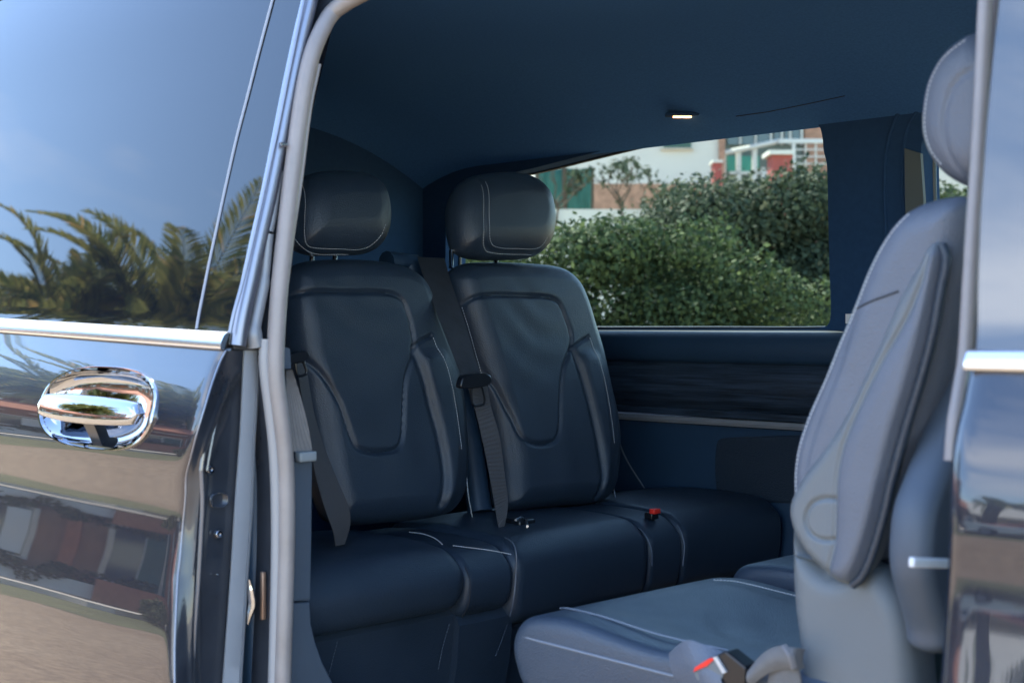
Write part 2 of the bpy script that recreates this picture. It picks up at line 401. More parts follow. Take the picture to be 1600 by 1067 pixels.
def leaves(name, blobs, n, size, material, parent, asp=.55):
    """leaf-sized faces spread through the outer volume of many blobs"""
    bl = np.array([(*b[:3], *(b[3:] if len(b) == 6 else (b[3],)*3)) for b in blobs], float)
    wgt = (bl[:, 3]*bl[:, 4]*bl[:, 5])**.67; idx = rng.choice(len(bl), n, p=wgt/wgt.sum())
    d = rng.normal(size=(n, 3)); d /= np.linalg.norm(d, axis=1)[:, None]
    rad = np.power(rng.uniform(.35, 1, n), .4)*(1+.10*rng.normal(size=n))
    C = bl[idx, :3] + d*bl[idx, 3:]*rad[:, None]; C[:, 2] = np.maximum(C[:, 2], .03)
    nrm = d + rng.normal(size=(n, 3))*.6; nrm /= np.linalg.norm(nrm, axis=1)[:, None]
    t = np.cross(nrm, rng.normal(size=(n, 3))); t /= np.linalg.norm(t, axis=1)[:, None]; s_ = np.cross(nrm, t)
    L_ = size*rng.uniform(.6, 1.3, n)[:, None]
    V = np.stack([C-t*L_, C+s_*L_*asp, C+t*L_, C-s_*L_*asp], 1).reshape(-1, 3)
    me = bpy.data.meshes.new(name); me.vertices.add(4*n); me.vertices.foreach_set('co', V.ravel())
    me.loops.add(4*n); me.loops.foreach_set('vertex_index', np.arange(4*n)); me.polygons.add(n)
    me.polygons.foreach_set('loop_start', np.arange(0, 4*n, 4)); me.update(calc_edges=True); me.validate()
    me.materials.append(material); o = bpy.data.objects.new(name, me); COL.objects.link(o)
    o.parent = parent; o.matrix_parent_inverse = parent.matrix_world.inverted(); return o

def bush(loc, blobs, n, size, material, label, name='shrub', cat='shrub', group=None, trunks=5, h=1.5):
    e = empty(name, loc, label, cat, group)
    leaves('foliage', blobs, n, size, material, e)
    mb = MB()
    for i in range(trunks):
        b = blobs[rng.integers(len(blobs))]
        base = Vector(loc)+Vector((rng.uniform(-.2, .2), rng.uniform(-.2, .2), -.02)); top = Vector(b[:3])
        mid = (base+top)/2+Vector((rng.uniform(-.2, .2), rng.uniform(-.2, .2), .2))
        mb.tube([base, mid, top], [.05, .035, .012], 7)
    mb.build('trunk', M['bark'], e); return e

def palm(loc, h, fl, label, group, nf=46, seed=1):
    rg = random.Random(seed); e = empty('palm_tree', loc, label, 'palm tree', group)
    base = Vector(loc); mb = MB(); pts = []; rr = []
    for i in range(26):
        t = i/25; pts.append(base+Vector((.25*t*t, .1*t, h*t))); rr.append(.30-.08*t+.02*(i % 2)+(.08 if t > .93 else 0))
    mb.tube(pts, rr, 12); mb.build('trunk', M['bark'], e, angle=80)
    top = pts[-1]; lb = MB(); st = MB()
    for k in range(nf):
        az = rg.uniform(0, 2*math.pi); el = R(rg.choice([rg.uniform(35, 80), rg.uniform(0, 45), rg.uniform(-35, 15)])); Lf = fl*rg.uniform(.8, 1.1)
        hd = Vector((math.cos(az), math.sin(az), 0)); p = top+hd*.12; ps = [p.copy()]; n = 16; ang = el; side = Vector((-hd.y, hd.x, 0)); tw = rg.uniform(-.3, .3)
        for i in range(n):
            ang -= R(rg.uniform(60, 95))/n*(.4+1.3*i/n); dr = hd*math.cos(ang)+Vector((0, 0, math.sin(ang))); p = p+dr*(Lf/n); ps.append(p.copy())
        st.tube(ps, [.03*(1-i/(n+3)) for i in range(n+1)], 5)
        m_ = 56
        for i in range(4, m_):
            t = i/m_*n; a = int(t); fr = t-a; P = ps[a].lerp(ps[min(a+1, n)], fr); T = (ps[min(a+1, n)]-ps[a]).normalized() if a < n else T
            up = side.cross(T)*-1
            if up.z < 0: up = -up
            ll = .62*fl/2.6*math.sin(math.pi*min(1, .12+.86*(i/m_)))**.6*(1-.45*i/m_)
            for sg in (-1, 1):
                D = (side*sg*(.85) + T*(.75+.3*i/m_) + up*(.35+tw*sg+rg.uniform(-.15, .15))).normalized()
                q2 = P+D*ll+Vector((0, 0, -.18*ll)); q1 = P+D*ll*.45; wv = T*.017*fl/2.0
                lb.add([P-wv*.6, P+wv*.6, q1+wv, q2, q1-wv], [(0, 1, 2, 3, 4)])
    lb.build('frond', M['frond'], e, smooth=False, merge=0, normals=False); st.build('frond_stalk', M['leafo'], e)
    return e

# surroundings seen through the windows: local frame facing the lens direction, but all at their own distance and size
def fbox(mb, px0, py0, px1, py1, t, thick, mi=0, ground=False):
    a = qt(px0, py1, t); b = qt(px1, py0, t)
    if ground: a.z = 0
    c = (a+b)/2 + DV*thick/2; hw = abs((b-a).dot(RV))/2; hz = abs(b.z-a.z)/2
    mb.box(c, (hw, thick/2, hz), (RV, DV, Vector((0, 0, 1))), mi)
def thing_box(name, args, m, label, cat, group=None):
    mb = MB(); fbox(mb, *args); return tag(mb.build(name, m, smooth=False), label, cat, group)

# white rendered house with green window, brick corner
e = empty('house', qt(1000, 300, 27)-Vector((0, 0, qt(1000, 300, 27).z)), 'white rendered house with one green shuttered window behind the shrubs', 'house')
mb = MB(); fbox(mb, 835, 150, 1124, 300, 27, 7, ground=True); mb.build('wall', M['render_white'], e, smooth=False)
mb = MB(); fbox(mb, 1124, 150, 1133, 300, 26.9, 6.8, ground=True); mb.build('corner_pier', M['brick'], e, smooth=False)
mb = MB(); fbox(mb, 1037, 175, 1080, 231, 26.93, .06); fr = mb.build('window', M['shutter'], e, smooth=False)
mb = MB(); fbox(mb, 1033, 231.4, 1084, 234, 26.9, .16); mb.build('sill', M['kerb'], fr, smooth=False)
mb = MB(); fbox(mb, 820, 128, 1140, 150, 26.6, 8.5); mb.build('roof', M['terracotta'], e, smooth=False)
# glazed veranda house on the right
P_ = qt(1220, 300, 30); P_.z = 0
e = empty('veranda_house', P_, 'glazed house with brick end wall and white veranda rails, behind the red pier', 'house')
mb = MB(); fbox(mb, 1133, 90, 1257, 300, 30, 6, ground=True); mb.build('wall', mat('green_grey_wall', (.16, .19, .17), .8, var=.15, vscale=2), e, smooth=False)
mb = MB(); fbox(mb, 1257, 90, 1480, 300, 29.9, 6.2, ground=True); mb.build('brick_wall', M['brick'], e, smooth=False)
mb = MB(); fbox(mb, 1120, 60, 1500, 90, 29, 8); mb.build('roof', M['terracotta'], e, smooth=False)
for (a, b) in ((1137, 1156), (1160, 1180), (1184, 1204), (1210, 1221), (1226, 1234), (1238, 1252)):
    mb = MB(); fbox(mb, a, 150, b, 226, 29.94, .04); wn = mb.build('window', M['pane'], e, smooth=False)
    mb = MB(); fbox(mb, b-.5, 150, b+2.4, 226, 29.88, .1); mb.build('frame', M['whitemetal'], wn, smooth=False)
mb = MB(); fbox(mb, 1137, 244, 1186, 268, 29.5, .08); mb.build('teal_panel', M['tealpanel'], e, smooth=False)
mb = MB()
for a, b, c, d in ((1128, 238, 1134.5, 300), (1151, 233, 1158, 300), (1176, 228, 1183, 300)): fbox(mb, a, b, c, d, 28.6, .12)
mb.tube([qt(1128, 240, 28.55), qt(1217, 221, 28.55), qt(1290, 221, 28.55)], .05, 6)
fbox(mb, 1217, 218, 1300, 223.5, 28.4, .1); fbox(mb, 1238, 224, 1243, 300, 28.4, .1)
for y in (233, 244, 255): fbox(mb, 1243, y, 1300, y+1.6, 28.4, .05)
for x in (1258, 1274): fbox(mb, x, 224, x+2, 300, 28.45, .05)
fbox(mb, 1140, 268, 1205, 272, 28.6, .08); fbox(mb, 1190, 262, 1195, 280, 28.55, .08)
mb.build('railing', M['whitemetal'], e, smooth=False)
# red gate pier with white cap, second small one
P_ = qt(1220, 300, 24); P_.z = 0
e = empty('gate_pier', P_, 'faded red gate pier with white cap before the veranda house', 'gate pier', 'gate piers')
mb = MB(); fbox(mb, 1207, 241, 1239, 300, 24, .5, ground=True); mb.build('shaft', M['redpaint'], e, smooth=False)
mb = MB(); fbox(mb, 1202, 234.5, 1241, 241, 23.9, .7); mb.build('cap', M['render_white'], e, smooth=False)
P_ = qt(1122, 300, 25); P_.z = 0
e = empty('gate_pier', P_, 'dark red gate pier at the corner of the white house', 'gate pier', 'gate piers')
mb = MB(); fbox(mb, 1116, 254, 1128, 300, 25, .4, ground=True); mb.build('shaft', M['redpaint'], e, smooth=False)
mb = MB(); fbox(mb, 1114, 250, 1130, 254, 24.95, .5); mb.build('cap', M['render_white'], e, smooth=False)
# walls
thing_box('stone_wall', (925, 287, 1125, 340, 24.5, .4, 0, True), M['brick'], 'rough reddish rubble stone wall below the white house', 'wall')
thing_box('garden_wall', (700, 327, 1140, 480, 20, .3, 0, True), M['render_white'], 'low white garden wall behind the bright green shrub', 'wall')
thing_box('wall_post', (855, 330, 863, 480, 19.8, .2, 0, True), M['render_white'], 'slim white post standing against the low garden wall', 'post')
thing_box('white_wall', (1420, 250, 1560, 480, 26, .3, 0, True), M['render_white'], 'white wall seen beside the side-on headrest', 'wall')
thing_box('brick_pier', (1434, 236, 1445, 300, 25, .5, 0, True), M['redpaint'], 'narrow red pier seen through the front side window', 'gate pier', 'gate piers')
# green shade net: posts and net
P_ = qt(880, 300, 21); P_.z = 0
e = empty('shade_net_fence', P_, 'dark green shade net stretched above the white garden wall', 'fence')
mb = MB(); n1, n2 = qt(840, 264, 21), qt(924, 264, 21)
rows = []
for j in range(18):
    row = []
    for i in range(40):
        p = n1.lerp(n2, i/39); z0 = 1.9; p.z = z0+(p.z-z0)*j/17+.012*math.sin(i*.4)*(j/17)
        p = p+DV*(.02*math.sin(i*.5+j*.3)+.01*math.sin(i*1.3)); row.append(p)
    rows.append(row)
mb.grid(rows); g = mb.build('net', M['teal'], e)
sm = g.modifiers.new('solid', 'SOLIDIFY'); sm.thickness = .02
mb = MB()
for x in (840, 882, 924):
    p = qt(x, 262, 21); mb.tube([(p.x, p.y, 0), p], .04, 8)
mb.build('post', M['bark'], e)
# bare branched small tree left
P_ = qt(925, 300, 20.5); P_.z = 0
e = empty('bare_tree', P_, 'sparse dark leaved small tree growing by the green shade net', 'tree')
mb = MB(); tips = []
rg = random.Random(4)
def branch(p, d, L_, r, k):
    q = p+d*L_; mid = p.lerp(q, .5)+Vector((rg.uniform(-1, 1), rg.uniform(-1, 1), 0))*.06
    mb.tube([p, mid, q], [r, r*.8, r*.6], 5); tips.append((*q, .16))
    if k == 0: return
    for _ in range(3):
        dd = (d+Vector((rg.uniform(-1, 1), rg.uniform(-1, 1), rg.uniform(-.5, .6)))*.75).normalized(); branch(q, dd, L_*.6, r*.6, k-1)
branch(P_, Vector((0, 0, 1)), 1.75, .07, 4)
mb.build('trunk', M['bark'], e)
leaves('foliage', [(*t[:3], .10) for t in tips[20:]], 900, .05, M['leafd'], e)

# shrubs close behind the van
def cl(px, py, t, r, n, spread=(60, 40), squash=.8):
    o = []
    for i in range(n):
        x = px+rng.uniform(-1, 1)*spread[0]; y = py+rng.uniform(-1, 1)*spread[1]; p = qt(x, y, t+rng.uniform(-.5, .6)); q = r*rng.uniform(.6, 1.2)
        o.append((p.x, p.y, p.z, q, q, q*squash))
    return o
def column_blobs(tops, t, r, dz=.42, jitter=.25):
    o = []
    for (x, y) in tops:
        p = qt(x, y, t); z = p.z-r*.8
        while z > .15:
            q = r*rng.uniform(.75, 1.2); o.append((p.x+rng.uniform(-jitter, jitter), p.y+rng.uniform(-jitter, jitter), z, q, q, q*.85)); z -= dz*rng.uniform(.8, 1.2)
    return o
P_ = qt(960, 500, 8.3); P_.z = 0
bl = column_blobs([(700, 385), (745, 375), (790, 362), (820, 352), (850, 356), (880, 345), (905, 354), (935, 340), (965, 346), (995, 332), (1025, 338), (1050, 338), (1085, 350), (1120, 368), (1160, 392), (1205, 418), (1255, 440)], 8.3, .26, .34, .2)
bush(P_, bl, 75000, .021, M['leafg'], 'bright green bushy shrub outside the side window, left of the darker one', group='shrubs outside the van window')
P_ = qt(1180, 500, 10.2); P_.z = 0
bl = column_blobs([(1072, 318), (1090, 288), (1125, 284), (1160, 292), (1195, 280), (1230, 274), (1262, 262), (1295, 255), (1330, 262), (1370, 285), (1085, 330), (1110, 300)], 10.2, .42, .5, .3)
bush(P_, bl, 95000, .025, M['leafd'], 'tall grey green shrub outside the side window, reaching up to the red pier', group='shrubs outside the van window')
P_ = qt(1470, 300, 14); P_.z = 0
bl = column_blobs([(1430, 300), (1455, 282), (1475, 292), (1500, 305), (1530, 320)], 14, .4, .5, .3)
bush(P_, bl, 14000, .045, M['leafg'], 'green shrub seen below the side-on headrest through the front window', group='shrubs outside the van window')

# ---- scenery on the near side of the van, seen mirrored in paint and glass
def polar(az_deg, dist, ox=-2.1, oy=-.15):
    return Vector((ox+math.cos(R(az_deg))*dist, oy+math.sin(R(az_deg))*dist, 0))
# directions: door glass at photo column 0..350 mirrors azimuth ~212..205 deg, front door ~245 deg
palm(polar(208.9, 36), 8.7, 7.6, 'tall palm, sunlight put into its golden frond colour, mirrored in the sliding door glass', 'palms across the lot', 110, 3)
palm(polar(203.6, 37), 9.4, 5.2, 'darker upright palm mirrored at the front edge of the door glass', 'palms across the lot', 90, 5)
palm(polar(246.5, 30), 5.0, 2.6, 'distant low palm mirrored in the front door paint', 'palms across the lot', 40, 8)
# kerb, grass strip and street across the lot: an arc 27 - 32 m away
def arc(r0, r1, z0, z1, a0, a1, m, name, kind='structure', lab=None):
    mb = MB(); rows = [[], [], [], []]
    for i in range(97):
        a = a0+(a1-a0)*i/96; wob = .5*math.sin(a*.35)+.3*math.sin(a*1.1)
        for k, (r_, z) in enumerate(((r0, 0 if z0 else z1), (r0+.02, z1), (r1, z1), (r1+.02, 0 if z0 else z1))):
            p = polar(a, r_+wob); rows[k].append((p.x, p.y, z))
    mb.grid(rows if z0 else rows[1:3]); return tag(mb.build(name, m, angle=30), kind=kind)
arc(15, 20, 0, .004, 170, 300, M['grassy'], 'grass_verge')
arc(20, 21.2, 1, .16, 170, 300, M['kerb'], 'kerb')
arc(21.3, 25.5, 0, .008, 170, 300, M['asphalt'], 'road')
rgx = np.random.default_rng(3)
# brown stone houses across the road
def house(az, dist, wd, hg, dp, wallm, label, nwin, roofm, balcony=False):
    c = polar(az, dist); dn = (c-Vector((-2, 0, 0))).normalized(); rt = Vector((dn.y, -dn.x, 0))
    e = empty('house', c, label, 'house', 'houses across the road')
    ax = (rt, dn, Vector((0, 0, 1)))
    mb = MB(); mb.box(c+dn*dp/2+Vector((0, 0, hg/2)), (wd/2, dp/2, hg/2), ax); mb.build('wall', wallm, e, smooth=False)
    mb = MB(); z = Vector((0, 0, 1)); a = c+z*hg-dn*.5; b = c+z*hg+dn*(dp+.5); rw = rt*(wd/2+.5); rd = c+dn*dp/2+z*(hg+wd*.08+.6)
    for sg in (0, 1):
        q = a if sg == 0 else b
        mb.add([q-rw, q+rw, rd+rw, rd-rw, q-rw+z*.16, q+rw+z*.16, rd+rw+z*.16, rd-rw+z*.16], [(0, 1, 2, 3), (4, 5, 6, 7), (0, 1, 5, 4), (1, 2, 6, 5), (3, 0, 4, 7)])
    mb.build('roof', roofm, e, smooth=False)
    z_ = Vector((0, 0, 1)); rh = random.Random(int(az*10))
    mb = MB(); mb.box(c-dn*.04+z_*.22, (wd/2+.04, .06, .22), ax); mb.build('plinth', M['kerb'], e, smooth=False)
    for k in range(nwin+1):
        p = c+rt*(k/nwin*wd-wd/2)*.985; mb = MB(); mb.box(p-dn*.10+z_*hg/2, (.16, .10, hg/2-.01), ax); mb.build('pier', M['terracotta'] if wallm is not M['terracotta'] else M['kerb'], e, smooth=False)
    if hg < 5:
        p = c+rt*(wd*.5/nwin)*rh.choice([0, 1, -1])*2*0+rt*(wd/2-wd/nwin*(nwin//2)-.0)*0+rt*(wd/nwin*(.5 if nwin % 2 == 0 else 0)-wd/2+wd/nwin*(nwin//2)+wd/nwin*.32)
        mb = MB(); mb.box(p-dn*.05+z_*1.05, (.45, .05, 1.04), ax); dr_ = mb.build('door', M['shutter'], e, smooth=False)
        mb = MB(); mb.box(p-dn*.115+rt*.35+z_*1.05, (.03, .02, .10), ax); mb.build('handle', M['whitemetal'], dr_, smooth=False)
        mb = MB(); mb.box(c-dn*.9+z_*(hg-.45), (wd*.3, .9, .05), ax); mb.build('awning', M['render_cream'], e, smooth=False)
    for i in range(nwin):
        u = (i+.5)/nwin*wd-wd/2
        for z0 in ([1.0] if hg < 5 else [1.0, 4.0, 7.0][:int(hg//3)]):
            p = c+rt*u+Vector((0, 0, z0+.6)); mb = MB(); mb.box(p-dn*.03, (.62, .03, .65), ax); w_ = mb.build('window', M['pane'], e, smooth=False)
            mb = MB()
            for s_ in (-1, 1):
                mb.box(p+rt*s_*.68-dn*.05, (.07, .05, .72), ax); mb.box(p+Vector((0, 0, s_*.72))-dn*.05, (.61, .05, .07), ax)
            mb.build('frame', M['kerb'], w_, smooth=False)
            if rh.random() < .6:
                mb = MB(); mb.box(p+rt*rh.choice([-.32, .3])-dn*.075, (.26, .006, .55), ax); mb.build('curtain', M['render_white'], w_, smooth=False)
    return e
house(211, 27, 9, 3.3, 7, M['brown'], 'low brown stone house straight across the road, left of the terracotta wall', 3, M['terracotta'])
house(196, 28, 12, 3.4, 7, M['brick'], 'long reddish stone house across the road, second in the row', 4, M['terracotta'])
house(228, 28, 11, 3.0, 7, M['brown'], 'brown house with dark windows across the road beside the parking wall', 3, M['terracotta'])
house(216.5, 42, 12, 10.0, 9, M['render_cream'], 'three storey cream house with a terracotta roof behind the palms', 4, M['terracotta'])
house(250, 36, 34, 2.6, 6, M['render_white'], 'long low white building across the lot from the front door', 6, M['render_white'])
# trees and bushes across the road
for az, d, r_, h_, lab in ((203, 33, 2.6, 5.0, 'round olive tree behind the reddish stone house'), (207.5, 36, 2.8, 5.6, 'taller olive tree between the two stone houses'), (213, 37, 2.6, 4.6, 'olive tree just behind the low brown house'),
                     (221, 33, 2.4, 4.4, 'olive tree beside the cream three storey house'), (236, 35, 2.2, 3.8, 'small olive tree at the end of the brown house'), (192, 36, 3.0, 5.6, 'olive tree behind the long stone house, farthest along the road')):
    c = polar(az, d); bl = [(c.x+rgx.uniform(-1, 1)*r_, c.y+rgx.uniform(-1, 1)*r_, h_*rgx.uniform(.35, .9), r_*.5) for _ in range(16)]
    bush(c, bl, 5000, .16, M['leafo'], lab, name='olive_tree', cat='tree', group='trees across the road')
for az, d, r_, h_, lab in ((205, 26.2, .5, 1.1, 'small rounded bush on the verge by the white parapet'), (209, 26.4, .6, 1.3, 'rounded bush before the wall of the low brown house'), (213.5, 19.0, .5, .7, 'low scrubby bush on the grass, nearest the kerb'), (219, 19.3, .55, .8, 'low scrubby bush on the grass beside the terracotta wall'),
                     (224, 26.0, .6, 1.5, 'upright bush before the last brown house'), (200, 19.2, .5, .6, 'low scrubby bush on the grass, farthest along the kerb')):
    c = polar(az, d); bl = [(c.x+rgx.uniform(-1, 1)*r_*1.6, c.y+rgx.uniform(-1, 1)*r_*1.6, h_*rgx.uniform(.3, .8), r_*.55) for _ in range(9)]
    bush(c, bl, 1500, .07, M['leafo'], lab, group='bushes across the lot')
# low orange wall + white parapet seen mirrored in lower paint
def long_box(name, az, d, wd, hg, dp, m, lab, cat):
    c = polar(az, d); dn = (c-Vector((-2, 0, 0))).normalized(); rt = Vector((dn.y, -dn.x, 0)); mb = MB()
    mb.box(c+Vector((0, 0, hg/2)), (wd/2, dp/2, hg/2), (rt, dn, Vector((0, 0, 1))), bev=.02); return tag(mb.build(name, m, smooth=False), lab, cat)
long_box('parking_wall', 215, 25.8, 5.0, .9, .3, M['terracotta'], 'low terracotta coloured wall at the kerb in front of the brown house', 'wall')
long_box('white_parapet', 203, 26.0, 9.0, .6, .3, M['render_white'], 'low white parapet along the road before the stone house', 'wall')

# parked cars across the lot, mirrored low in the front door
M['carwhite'] = mat('white_car_paint', (.75, .75, .73), .3, coat=.6)
def parked_car(az, d, paint, label, flip=1):
    c = polar(az, d); dn = (c-Vector((-2, 0, 0))).normalized(); rt = Vector((dn.y, -dn.x, 0))*flip; z = Vector((0, 0, 1))
    e = empty('parked_car', c, label, 'car', 'cars parked across the lot')
    pr = crom([(-2.15, .35), (-2.2, .7), (-2.1, .92), (-1.3, 1.0), (-.95, 1.08), (-.35, 1.43), (.3, 1.5), (1.1, 1.46), (1.75, 1.05), (2.1, .95), (2.2, .6), (2.1, .3), (1.0, .25), (-1.0, .25)], 4)
    mb = MB(); rows = []
    for k in range(9):
        t = -1+2*k/8; wv = math.copysign(abs(t)**.7, t)*.87; ins = 1-.10*abs(t)**6
        rows.append([c+rt*(p[0]*ins)+dn*(wv*(1-.16*max(0, (p[1]-.95)/.55)))+z*(.25+(p[1]-.25)*(1-.04*abs(t)**6)) for p in pr])
    mb.grid(rows, cu=True); mb.add(rows[0], [tuple(range(len(pr)))]); mb.add(rows[-1], [tuple(range(len(pr)))]); mb.build('body', paint, e)
    for x0, x1, x2, x3 in ((-.82, .02, .02, -.30), (.10, 1.02, 1.02, .10), (1.10, 1.50, 1.18, 1.10)):
        mb = MB(); q = [c+rt*a-dn*(.885-.10*max(0, (h-.95)/.55)*1.35)+z*h for a, h in ((x0, 1.02), (x1, 1.02), (x2, 1.38), (x3, 1.38))]
        mb.prism(q, dn*.05); mb.build('window', M['pane'], e, smooth=False)
    for x in (-1.35, 1.35):
        for sg in (-1, 1):
            mb = MB(); p = c+rt*x+dn*sg*.80+z*.32; mb.tube([p-dn*.1, p+dn*.1], .32, 24); wh = mb.build('wheel', M['sealdark'], e)
            mb = MB(); mb.tube([p-dn*.11, p+dn*.11], .2, 16); mb.build('rim', M['satin_grey'], wh)
    mb = MB(); mb.box(c+rt*-2.12+z*.72-dn*.6, (.06, .16, .08), (rt, dn, z), bev=.02); mb.build('headlight', M['whitemetal'], e)
    return e
parked_car(243.5, 19.5, M['carwhite'], 'white hatchback parked across the lot, mirrored low in the front door')
parked_car(251, 21, M['redpaint'], 'faded red hatchback parked beside the white one', -1)

# ------------------------------------------------------------------ the van
van = empty('van', (-1.3, .95, 0), 'dark passenger van with black leather interior and its sliding door open', 'van')
XR = -3.45           # inner rear wall
YF = 1.68            # far inner wall
DOFF = -.10          # the open sliding door stands this far out from the body side

# sliding door skin ----------------------------------------------------
edge_px = [(352, 548), (343, 565), (330, 600), (318, 640), (306, 680), (297, 715), (290, 745), (289, 775), (284, 830), (280, 875), (277, 900), (274, 960), (272, 1010), (272, 1067)]
edge = [qprof(x, y, DOFF) for x, y in edge_px]
ez = np.array([p.z for p in edge])[::-1]; ex = np.array([p.x for p in edge])[::-1]
def door_edge_x(z): return float(np.interp(z, ez, ex))
RISE = .032          # the belt line climbs towards the rear
hc = qprof(153, 637, DOFF)
hx0, hx1 = qprof(62, 640, DOFF).x, qprof(245, 640, DOFF).x
HA = .0735
def sup(a, e=2.6):
    c, s_ = math.cos(a), math.sin(a); return (math.copysign(abs(c)**(2/e), c), math.copysign(abs(s_)**(2/e), s_))
def skin(mb, xedge, xfar, z0, z1, off, nz=150, nx=60, sgn=1, cap=.012, rise=0, hole=False):
    rows = []
    for j in range(nz+1):
        z = z0+(z1-z0)*j/nz; xe = xedge(z); row = []
        for i in range(nx+1):
            t = i/nx; t = t**1.8; x = xe+(xfar-xe)*t
            dd = abs(x-xe); y = prof(z)+off + .010*math.exp(-dd/.006) + .012*(min(abs(x-xe), 1.6)-.0)**2*.35
            row.append((x, y, z+rise*abs(x-xe)*min(max((z-1.15)/.235, 0), 1)))
        rows.append(row)
    mb.grid(rows)
    if hole:
        keep = []
        for f in mb.f:
            c = np.mean([mb.v[i] for i in f], axis=0); u = (c[0]-(hx0+hx1)/2)/((hx1-hx0)/2); v = (c[2]-hc.z)/HA
            keep.append(abs(u)**2.6+abs(v)**2.6 > .93**2.6)
        mb.m = [m for m, k in zip(mb.m, keep) if k]; mb.f = [f for f, k in zip(mb.f, keep) if k]
mb = MB(); skin(mb, door_edge_x, -3.45, .35, 1.386, DOFF, 200, 260, rise=RISE, hole=True)
SKINY = lambda x, z: prof(z)+DOFF+.0042*min(abs(x-door_edge_x(z)), 1.6)**2
door = mb.build('sliding_door', M['paint'], van)
door['label'] = 'open sliding door with chrome handle'
# body side behind the door and rear quarter (gives the van its side)
mb = MB(); skin(mb, lambda z: -1.97, -3.75, .3, 2.15, 0.0, 60, 20)
mb.build('rear_side_panel', M['paint'], van)
# glass of the sliding door, split by a pale seam
ge_px = [(358, 518), (364, 490), (374, 455), (386, 410), (400, 350), (415, 290), (430, 225), (445, 150), (460, 75), (474, 0), (486, -60)]
ge = [qprof(x, y, DOFF) for x, y in ge_px]
gz = [p.z for p in ge]; gx = [p.x for p in ge]
gedge = lambda z: float(np.interp(z, gz, gx))
mb = MB(); rows = []
for j in range(61):
    z = 1.40+(2.25-1.40)*j/60; xe = gedge(z)-.004
    rows.append([(xe+(-3.45-xe)*(i/40), prof(z)+DOFF+.004+.0042*(abs(xe-(xe+(-3.45-xe)*(i/40))))**2, z+RISE*(xe+3.45)*i/40*max(0, 1-(z-1.4)/.5)) for i in range(41)])
mb.grid(rows); dg = mb.build('door_glass', M['privacy'], door)
sp = [(305, 514), (309, 490), (316, 455), (325, 410), (338, 350), (351, 290), (368, 215), (385, 150), (404, 75), (424, 0), (440, -60)]
pts = []
for x, y in sp:
    p = qprof(x, y, DOFF); p.y = prof(p.z)+DOFF+.004+.0042*abs(gedge(p.z)-p.x)**2-.0015; pts.append(p)
mb = MB(); mb.tube(crom(pts, 4, False), .0035, 8, flat=.5, up=(0, 1, 0)); mb.build('glass_seam', mat('pale_glass_edge', (.26, .29, .34), .7, spec=.1), door)
# frame tube round the glass
def pxtube(mb, pts, r, X=None, Y=None, off=None, n=10, **k):
    P = [(qprof(x, y, off) if off is not None else (qx(x, y, X) if X is not None else qy(x, y, Y))) for x, y in pts]
    mb.tube(crom(P, 4, False), r, n, **k)
mb = MB(); pxtube(mb, [(371, 540), (377, 500), (390, 440), (404, 375), (421, 300), (438, 215), (455, 130), (470, 60), (484, 0), (496, -60)], .0145, X=gx[2]-.0)
mb.build('glass_frame', M['satin_grey'], door)
mb = MB(); pxtube(mb, [(359, 520), (366, 488), (376, 452), (389, 400), (404, 335), (419, 268), (434, 200), (449, 125), (462, 62), (475, 0), (488, -60)], .0030, X=gx[2]+.012, n=8)
mb.build('frame_bead', M['satin_grey'], door)
# belt trim of the door
mb = MB(); rows = []
za, zb = 1.413, 1.384
for k in range(13):
    a = math.pi*k/12; z = (za+zb)/2+(za-zb)/2*math.cos(a)
    row = []
    for i in range(31):
        xe = gedge(1.41)+.004 if i == 0 else 0
        x = gedge(1.41)+.003+(-3.45-gedge(1.41))*i/30
        row.append((x, prof(z)+DOFF-.011*math.sin(a)**.6+.0042*min(abs(x-gedge(1.41)), 1.6)**2, z+RISE*abs(x-gedge(1.41))))
    rows.append(row)
mb.grid(rows); mb.add([r[0] for r in rows], [tuple(range(13))])
mb.build('belt_trim', M['satin'], door)
# door end face (dark paint) -------------------------------------------
XE = float(np.mean(ex))+.0
P0 = Vector((XE, 0, 1)); U = Vector((0, 1, 0)); V = Vector((0, 0, 1))
def pe(x, y, X=XE): p = qx(x, y, X); return (p.y, p.z)
pd = Pad(P0*1.0, U, V, [(0, 0)]*4, 0, 0, .01) if False else None
mb = MB()
rows = []
endR = [(380, 548), (378, 600), (374, 680), (368, 760), (364, 830), (358, 900), (352, 980), (348, 1067), (343, 1180)]
endL = edge_px + [(272, 1180)]
nL = 70
for j in range(nL+1):
    y = 548+(1180-548)*j/nL
    xl = np.interp(y, [p[1] for p in endL], [p[0] for p in endL]); xr = np.interp(y, [p[1] for p in endR], [p[0] for p in endR])
    A = qprof(xl, y, DOFF); row = []
    for i in range(25):
        t = i/24; xx = xl+(xr-xl)*t; 
        # raised rounded flange near the skin, channel, flat
        d = (t*(xr-xl)); h = .0
        rid = np.interp(y, [560, 600, 700, 760, 830, 1067], [60, 34, 26, 30, 30, 36]); 
        h = -.012*(1/(1+math.exp(-(d-rid)/2.2))) + .004*math.exp(-((d-rid+6)/5)**2)
        Xp = A.x+.004*(1-math.exp(-d/2))+h + (XE-A.x)*min(1, d/40)
        row.append(qx(xx, y, Xp))
    rows.append(row)
mb.grid(rows); mb.build('door_end', M['darkpaint'], door)
# pale edge line of the skin
mb = MB(); mb.tube([Vector(p)+Vector((.002, .0, 0)) for p in crom(edge, 4, False)], .0016, 8)
mb.build('skin_edge', M['satin_grey'], door)
